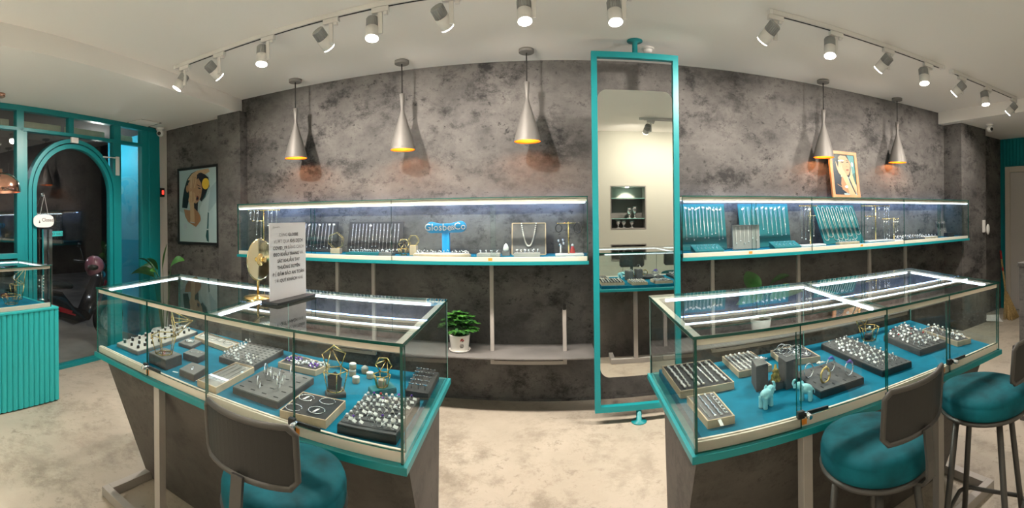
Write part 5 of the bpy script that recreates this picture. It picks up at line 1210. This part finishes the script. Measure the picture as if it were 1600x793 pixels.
# ================================================================== pictures
mat('p_bg', srgb(186, 200, 208), .35); mat('p_skin', srgb(226, 178, 142), .35); mat('p_skin2', srgb(190, 134, 100), .35); mat('p_face', srgb(206, 152, 118), .35); mat('p_hair', srgb(30, 26, 38), .35); mat('p_white', srgb(214, 224, 232), .35)
mat('p_white2', srgb(188, 202, 214), .35); mat('p_yellow', srgb(226, 190, 62), .35); mat('p_lips', srgb(150, 66, 60), .35); mat('p_teal', srgb(40, 92, 98), .35); mat('p_teal2', srgb(86, 140, 146), .35); mat('p_navy', srgb(40, 46, 66), .35)
PM = ['p_bg', 'p_skin', 'p_skin2', 'p_hair', 'p_white', 'p_white2', 'p_yellow', 'p_lips', 'p_teal', 'p_teal2', 'p_navy', 'p_face']
def picture(name, label, o, ex, ez, w_, h_, fw, frame_m, layers, sx, sy, depth=.025):
    """o: lower-left corner, ex/ez: unit directions; layers: (material, [(px, py)...]) drawn in a zoomed frame of size sx, sy."""
    o = Vector(o); ex = Vector(ex).normalized(); ez = Vector(ez).normalized(); n = ex.cross(ez)
    t = thing(name, label, 'picture', o+ex*w_/2)
    P = lambda a, b, d=0: o+ex*a+ez*b+n*d
    m = MB()
    for a0, a1, b0, b1 in ((0, w_, 0, fw), (0, w_, h_-fw, h_), (0, fw, fw, h_-fw), (w_-fw, w_, fw, h_-fw)):
        m.slab([P(a0, b0, 0), P(a1, b0, 0), P(a1, b1, 0), P(a0, b1, 0)], depth, n)
    obj('frame', m, frame_m, t, bevel=.0015)
    iw, ih = w_-2*fw, h_-2*fw; m = MB()
    m.slab([P(fw, fw, -.008), P(w_-fw, fw, -.008), P(w_-fw, h_-fw, -.008), P(fw, h_-fw, -.008)], .006, n, 0)
    for k, (mn, pts) in enumerate(layers):
        q = [P(fw+min(1, max(0, (x-sx[0])/(sx[1]-sx[0])))*iw, fw+(1-min(1, max(0, (y-sy[0])/(sy[1]-sy[0]))))*ih, -.0078+.00022*k) for x, y in pts]
        b = len(m.v); m.v += q; f = list(range(b, b+len(q)))
        ar = sum((pts[i][0]*pts[(i+1) % len(pts)][1]-pts[(i+1) % len(pts)][0]*pts[i][1]) for i in range(len(pts)))
        m.f.append(f[::-1] if ar > 0 else f); m.m.append(PM.index(mn)); m.sm.append(False)
    obj('artwork', m, PM, t)
    g = [P(fw, fw, -.003), P(w_-fw, fw, -.003), P(w_-fw, h_-fw, -.003), P(fw, h_-fw, -.003)]
    obj('glazing', MB().slab(g, .001, n), 'case_glass', t)
def ell(cx_, cy, rx_, ry_, n=20, rot=0): return [(cx_+rx_*cos(2*pi*k/n)*cos(rot)-ry_*sin(2*pi*k/n)*sin(rot), cy+rx_*cos(2*pi*k/n)*sin(rot)+ry_*sin(2*pi*k/n)*cos(rot)) for k in range(n)]
L1 = [('p_hair', [(170, 95), (215, 78), (270, 90), (330, 150), (338, 230), (300, 300), (265, 370), (245, 345), (232, 380), (228, 465), (200, 470), (180, 380), (150, 330), (128, 428), (78, 420), (84, 330), (100, 240), (128, 150)]),
      ('p_teal', [(300, 300), (330, 235), (300, 330), (262, 372)]),
      ('p_skin2', [(96, 436), (150, 448), (200, 430), (236, 470), (262, 520), (246, 565), (212, 606), (150, 580), (110, 510)]),
      ('p_white', [(52, 452), (96, 474), (130, 555), (212, 608), (258, 545), (246, 440), (270, 380), (330, 300), (345, 250), (338, 150), (318, 100), (340, 62), (398, 60), (398, 748), (52, 748)]),
      ('p_white2', [(345, 250), (398, 190), (398, 380), (330, 470), (318, 620), (300, 740), (322, 480)]), ('p_teal', [(322, 470), (332, 476), (327, 620), (330, 745), (312, 735), (302, 690), (316, 600)]),
      ('p_white', [(300, 622), (326, 622), (326, 634), (300, 634)]),
      ('p_face', [(140, 190), (170, 140), (235, 140), (262, 190), (272, 250), (262, 320), (244, 362), (214, 385), (180, 370), (150, 310)]), ('p_skin2', ell(133, 240, 13, 36)),
      ('p_hair', ell(246, 243, 16, 5, 12, .5)), ('p_hair', [(225, 205), (262, 225), (258, 229), (226, 212)]), ('p_skin2', [(250, 262), (264, 285), (246, 290)]), ('p_lips', ell(226, 335, 17, 23)), ('p_hair', ell(228, 337, 8, 13)),
      ('p_skin', [(330, 66), (344, 96), (300, 118), (262, 96), (240, 100), (214, 200), (206, 240), (190, 236), (190, 180), (178, 240), (162, 236), (164, 160), (136, 156), (178, 100), (230, 74)]),
      ('p_skin', [(160, 270), (176, 262), (184, 300), (192, 276), (204, 284), (206, 330), (220, 312), (214, 356), (196, 380), (202, 560), (160, 562), (158, 400), (142, 350), (150, 316)]),
      ('p_skin2', [(206, 130), (213, 132), (194, 236), (189, 236)]), ('p_skin2', [(188, 124), (194, 124), (179, 236), (175, 236)]), ('p_hair', [(228, 112), (262, 100), (262, 112), (236, 150), (224, 160)]), ('p_skin2', [(180, 292), (184, 292), (182, 372), (177, 372)]), ('p_skin2', [(194, 288), (197, 288), (194, 360), (190, 360)]), ('p_skin2', [(166, 300), (169, 300), (167, 372), (163, 372)]), ('p_white2', [(158, 556), (204, 566), (204, 572), (158, 563)]),
      ('p_yellow', ell(306, 205, 33, 52)), ('p_white2', ell(112, 600, 20, 26))]
oL, oR = on_y(277, 379.5, YB-.03), on_y(341, 384.5, YB-.03); top = (on_y(277, 263, YB-.03).z+on_y(341, 256, YB-.03).z)/2; bot = (oL.z+oR.z)/2
picture('framed_poster', 'black framed poster of a woman with hands on her face and a yellow earring', (oL.x, YB-.027, bot), (1, 0, 0), (0, 0, 1), min(oR.x, -3.335)-oL.x, top-bot, .03, 'frame_black', L1, (50, 402), (58, 750))
L2 = [('p_navy', [(120, 135), (240, 135), (240, 300), (230, 470), (260, 715), (120, 715)]), ('p_teal2', [(345, 135), (465, 135), (465, 560), (400, 540), (380, 300)]), ('p_teal', [(400, 430), (465, 380), (465, 560), (420, 560)]),
      ('p_hair', [(160, 135), (352, 135), (380, 210), (395, 280), (380, 420), (350, 470), (330, 440), (300, 400), (215, 330), (195, 240)]), ('p_navy', [(120, 420), (240, 460), (230, 560), (300, 690), (120, 690)]),
      ('p_face', [(215, 180), (250, 148), (330, 150), (370, 205), (388, 290), (380, 370), (352, 430), (320, 430), (280, 380), (235, 310)]),
      ('p_skin2', [(240, 460), (330, 440), (345, 560), (330, 700), (240, 640), (225, 560)]), ('p_hair', ell(272, 246, 22, 7, 12, .05)), ('p_hair', ell(352, 240, 17, 7, 12, -.1)), ('p_hair', [(240, 222), (290, 212), (292, 219), (242, 230)]), ('p_hair', [(336, 212), (368, 216), (368, 222), (336, 218)]),
      ('p_skin2', [(322, 300), (345, 296), (348, 312), (326, 314)]), ('p_lips', ell(342, 355, 24, 11, 14, -.12)),
      ('p_skin', [(168, 235), (180, 260), (200, 330), (214, 240), (226, 240), (232, 330), (244, 270), (258, 300), (270, 350), (318, 420), (348, 520), (400, 640), (440, 712), (345, 712), (300, 560), (262, 470), (200, 400), (176, 320)]),
      ('p_skin', [(372, 200), (398, 250), (404, 330), (412, 420), (440, 540), (462, 600), (458, 700), (430, 660), (392, 560), (366, 480), (384, 400), (398, 320)]),
      ('p_hair', [(345, 470), (362, 480), (440, 700), (428, 700)]), ('p_white', ell(424, 270, 16, 34)), ('p_skin2', [(165, 560), (230, 600), (232, 612), (166, 570)]), ('p_white', ell(300, 600, 24, 20))]
oL, oR = on_y(1302.5, 307, 3.52), on_y(1345.5, 308, 3.52); zt_ = on_y(1323, 236.5, 3.58).z; w_ = oR.x-oL.x; zc0 = 1.6960
picture('framed_portrait', 'wooden framed portrait of a dark haired woman leaning on the wall above the case', (oL.x, 3.52, zc0), (1, 0, 0), (0, .075, zt_-zc0), w_, hypot(.075, zt_-zc0), .034, 'frame_wood', L2, (120, 465), (135, 715))
# ================================================================== plants
def leaf(mb, base, d, length, width, droop, mi=0, n=7, fold=.25, roll=0.0):
    """A pointed oval leaf growing from base along d, bending down at its tip."""
    d = Vector(d).normalized(); side = d.cross(Vector((0, 0, 1)))
    if side.length < .1: side = Vector((1, 0, 0))
    side.normalize(); up = side.cross(d).normalized()
    if roll: side = Matrix.Rotation(roll, 3, d) @ side; up = Matrix.Rotation(roll, 3, d) @ up
    vs = []; fs = []
    for i in range(n+1):
        f = i/n; c = Vector(base)+d*length*f-Vector((0, 0, 1))*droop*length*f*f; wv = width*(sin(pi*min(1, f*.93+.05))**.8)*.5+.0008
        vs += [c-side*wv+up*fold*wv, c, c+side*wv+up*fold*wv]
    for i in range(n):
        k = i*3; fs += [[k, k+1, k+4, k+3], [k+1, k+2, k+5, k+4]]
    mb.add(vs, fs, mi, True)
# bushy plant in a white ceramic pot on the ledge
pc_ = on_z(712.5, 552, .4755); pc_ = Vector((pc_.x, 3.47, .4755)); pr = 16.5/F*hypot(pc_.x, 3.47)
t = thing('potted_plant', 'bushy green plant in a white patterned pot on the wall ledge', 'plant', pc_)
obj('pot', MB().lathe([(pr*.80, .012), (pr*.84, .016), (pr, .128), (pr*1.02, .134), (pr*.93, .134), (pr*.90, .10), (.001, .098)], pc_, 32, cap=False).lathe([(.001, .012), (pr*.80, .012)], pc_, 32, cap=False), 'ceramic', t)
obj('saucer', MB().lathe([(.001, .0005), (pr*.92, .0005), (pr*1.04, .016), (pr*1.0, .018), (pr*.86, .0112), (.001, .011)], pc_, 32, cap=False), 'ceramic', t)
obj('soil', MB().lathe([(pr*.89, .110), (.001, .116)], pc_, 24, cap=False), 'soil', t)
def on_pot(a, z, r=None): r = pr*(.84+.16*(z-.016)/.112)+.0006; return pc_+Vector((r*sin(a), -r*cos(a), z))
m = MB()
for (a, z, s, mi) in ((.42, .108, .011, 0), (.55, .098, .008, 0), (.33, .098, .008, 0), (.48, .091, .006, 1)):
    m.add([on_pot(a+s/pr*cos(2*pi*k/10), z+s*.7*sin(2*pi*k/10)) for k in range(10)], [list(range(10))], mi)
for da in (0, .0): torus(m, on_pot(.42, .055), .014, .0014, (sin(.42), -cos(.42), 0), 18, 4, 1); torus(m, on_pot(.42, .055), .006, .0012, (sin(.42), -cos(.42), 0), 12, 4, 1)
for k in range(6): a = 2*pi*k/6; m.tube([on_pot(.42+.006*cos(a)/pr, .055+.006*sin(a)), on_pot(.42+.019*cos(a)/pr, .055+.019*sin(a))], .0011, 4, 1)
obj('motif', m, ['red_band', 'ink_dark'], t)
m = MB(); stems = MB(); rnd = random.Random(5)
for k in range(70):
    a = rnd.uniform(0, 2*pi); el = rnd.uniform(.05, 1.45); R_ = rnd.uniform(.07, .15)
    tip = pc_+Vector((cos(a)*cos(el)*R_, sin(a)*cos(el)*R_*.8, .155+sin(el)*R_*1.05))
    if tip.y > YB-.03: tip.y = YB-.05
    stems.tube([pc_+Vector((.02*cos(a), .02*sin(a), .112)), tip], .0018, 4)
    for j in range(6):
        b = 2*pi*j/6+k; out = (tip-pc_-Vector((0, 0, .12))).normalized()
        leaf(m, tip, out*.4+Vector((cos(b), sin(b)*.7, .1)), rnd.uniform(.042, .062), .024, .25, rnd.choice((0, 0, 1)), 4)
for v in m.v: v.y = min(v.y, YB-.02)
obj('foliage', m, ['leaf', 'leaf_dark'], t); obj('stems', stems, 'leaf_dark', t)
# broad leaved plants
def broad_plant(label, c, pot_r, pot_h, pot_m, leaves, seed):
    c = Vector(c); t = thing('potted_plant', label, 'plant', c)
    obj('pot', MB().lathe([(.001, .0006), (pot_r*.74, .0006), (pot_r*.80, .006), (pot_r, pot_h), (pot_r*.93, pot_h), (pot_r*.90, pot_h*.85), (.001, pot_h*.84)], c, 32, cap=False), pot_m, t)
    obj('soil', MB().lathe([(pot_r*.90, pot_h*.87), (.001, pot_h*.90)], c, 24, cap=False), 'soil', t)
    for (dx, dy, z0, tx, ty, tz, ln, wd, dr, mi, roll) in leaves:
        m = MB(); b = c+Vector((dx, dy, z0)); leaf(m, b, (tx, ty, tz), ln, wd, dr, 0, 10, .18, roll)
        l = obj('leaf', m, mi, t); obj('stalk', MB().tube([c+Vector((dx*.15, dy*.15, pot_h*.88)), c+Vector((dx*.6, dy*.6, (pot_h*.88+z0)/2)), b], [.006, .005, .0035], 6), 'leaf_dark', l)
    return t
pp = on_z(1187, 539, .4755); cpt = Vector((3.44*tan(az(1187)), 3.44, .4755))
broad_plant('broad leaved plant in a grey white pot on the ledge behind the elephants counter', cpt, .092, .15, 'pot_grey',
    [(-.05, -.04, .37, -.40, -.05, 1, .28, .15, .18, 'leaf_dark', .8), (-.02, -.07, .33, -.9, -.2, .40, .30, .18, .40, 'leaf_light', 1.0), (.06, -.07, .33, .85, -.2, .45, .34, .18, .30, 'leaf_light', -1.0), (.10, .0, .44, .8, .0, .55, .24, .11, .3, 'leaf_dark', -.8), (0, -.07, .33, .2, -.4, .8, .26, .13, .5, 'leaf', .5)], 3)
cpt = Vector((-3.86, 3.22, 0.001))
broad_plant('broad leaved plant standing on the floor between the storefront and the poster', cpt, .14, .30, 'white_gloss',
    [(-.10, -.04, .95, -.5, -.2, .7, .36, .15, .4, 'leaf_dark', .5), (.02, -.03, 1.0, .35, -.1, 1, .38, .10, .2, 'leaf', .9), (.10, .02, 1.02, .5, .1, .6, .30, .15, .5, 'leaf', .7), (-.16, -.02, .95, -.8, .1, .6, .34, .15, .5, 'leaf_dark', -.6), (-.04, -.06, .98, -.2, -.4, .9, .32, .14, .5, 'leaf_dark', .3), (.14, -.02, .85, .8, -.2, .5, .3, .13, .5, 'leaf_dark', -.4), (-.08, -.08, .90, -.6, -.5, .7, .36, .16, .6, 'leaf_dark', .9), (.0, -.06, .86, .1, -.5, .9, .34, .13, .5, 'leaf', -.7)], 4)
# ================================================================== broom, by the door
bx, by = 5.66, 3.37
t = thing('broom', 'straw broom with a red banded handle leaning in the corner by the white door', 'broom', (bx, by, 0))
hv = lambda f: Vector((bx, by, .31))*(1-f)+Vector((5.95, 3.635, .92))*f
obj('handle', MB().tube([hv(0), hv(1)], .016, 10, 0).tube([hv(.80), hv(1.005)], .0172, 10, 1).tube([hv(.52), hv(.60)], .0172, 10, 1), ['straw', 'red_band'], t)
m = MB()
rnd = random.Random(2)
for k in range(60):
    a = rnd.uniform(-1, 1); b = rnd.uniform(-1, 1); m.tube([(bx+.015*a, by+.015*b, .35), (bx+.06*a-.08, by-.10+.05*b, .17), (bx+.12*a-.16, by-.19+.08*b, .006)], [.006, .009, .007], 5)
obj('bristles', m, 'straw', t)
t = thing('dustpan', 'white flat dustpan resting on the floor beside the straw broom', 'dustpan', (5.35, 3.40, 0)); 
obj('tray', MB().slab([(5.12, 3.36, .03), (5.26, 3.18, .012), (5.42, 3.34, .02), (5.28, 3.50, .06)], .006, (0, 0, 1)), 'white_gloss', t)
obj('rim', MB().bar((5.28, 3.50, .03), (5.42, 3.34, .03), .02, .055), 'white_gloss', t)
# ================================================================== scooter parked outside
sx_, sy_ = -4.98, 2.62
t = thing('scooter', 'dark motor scooter with red trim parked on the street behind the glass door', 'scooter', (sx_, sy_, -.02))
def SP(a, b, z): return Vector((sx_, sy_, 0))+LT*a+LN*b*(-1)+Vector((0, 0, z-.02))   # a: along the front, b: towards the shop
def wheel(a):
    q = Vector((0, 0, 1)).rotation_difference(LN).to_matrix(); c = SP(a, 0, .255)
    w_ = obj('wheel', MB().lathe([(.17, -.04), (.235, -.045), (.252, -.02), (.252, .02), (.235, .045), (.17, .04), (.17, -.04)], c, 32, cap=False, mtx=q), 'rubber', t)
    h = MB().lathe([(.05, -.03), (.05, .03)], c, 16, mtx=q)
    for k in range(5): an = 2*pi*k/5; h.bar(c, c+q @ Vector((.17*cos(an), .17*sin(an), 0)), .03, .02)
    torus(h, c, .17, .012, LN, 28, 6); obj('rim', h, 'head_grey', w_)
wheel(.62); wheel(-.60)
def hull(name, secs, mt, parent=t, seg=14):
    m = MB(); b = 0
    for a, z, ry, rz in secs: m.v += [SP(a, ry*cos(2*pi*k/seg), z+rz*sin(2*pi*k/seg)) for k in range(seg)]
    for i in range(len(secs)-1):
        for k in range(seg): m.f.append([i*seg+k, i*seg+(k+1) % seg, (i+1)*seg+(k+1) % seg, (i+1)*seg+k]); m.m.append(0); m.sm.append(True)
    m.f += [list(range(seg)), list(range((len(secs)-1)*seg, len(secs)*seg))]; m.m += [0, 0]; m.sm += [False]*2
    return obj(name, m, mt, parent)
hull('body', [(-.92, .74, .04, .03), (-.75, .66, .11, .11), (-.45, .58, .15, .16), (-.15, .50, .14, .18), (.02, .36, .13, .12), (.22, .33, .13, .06)], 'scooter_black')
hull('leg_shield', [(.20, .34, .16, .07), (.30, .50, .17, .10), (.42, .72, .15, .10), (.46, .88, .10, .07)], 'scooter_black')
hull('front_fender', [(.38, .40, .05, .04), (.50, .52, .07, .04), (.66, .545, .075, .03), (.82, .46, .06, .03)], 'scooter_black')
hull('seat', [(-.80, .79, .09, .03), (-.55, .80, .14, .05), (-.2, .76, .14, .05), (-.02, .74, .09, .04)], 'rubber')
m = MB().tube([SP(.46, 0, .86), SP(.40, 0, .98)], .03, 10); m.tube([SP(.30, .34, 1.02), SP(.40, .2, 1.0), SP(.42, 0, .99), SP(.40, -.2, 1.0), SP(.30, -.34, 1.02)], .018, 8)
for sg in (-1, 1): m.tube([SP(.38, sg*.22, 1.0), SP(.36, sg*.28, 1.2)], .008, 6); m.ball(SP(.35, sg*.30, 1.23), (.05, .02, .035), 10, 6)
obj('handlebar', m, 'scooter_black', t)
for a_, b_, w1, w2 in ((SP(-.70, .16, .68), SP(-.10, .168, .44), .012, .035), (SP(-.62, .165, .60), SP(-.05, .172, .40), .010, .02), (SP(.30, .175, .46), SP(.46, .155, .78), .01, .04)): obj('red_trim', MB().bar(a_, b_, w1, w2), 'scooter_red', t)
obj('headlight', MB().ball(SP(.50, 0, .84), (.05, .07, .05), 12, 8), 'chrome', t)
obj('tail_light', MB().ball(SP(-.92, 0, .70), (.03, .07, .03), 10, 6), 'scooter_red', t)
ph = on_left(147, 415, .27)
t = thing('helmet', 'pink helmet hanging on the scooter outside the glass door', 'helmet', (ph.x, ph.y, ph.z-.11))
obj('shell', MB().lathe([(.001, .125), (.05, .115), (.095, .075), (.118, .02), (.118, -.05), (.11, -.065), (.10, -.06), (.108, .02), (.001, .11)], ph, 28, cap=False, mtx=Matrix.Rotation(.5, 3, 'X')), 'helmet_pink', t)
obj('visor', MB().ball(ph+Vector((.055, -.05, -.005)), (.075, .07, .04), 14, 8), 'black_plastic', t)
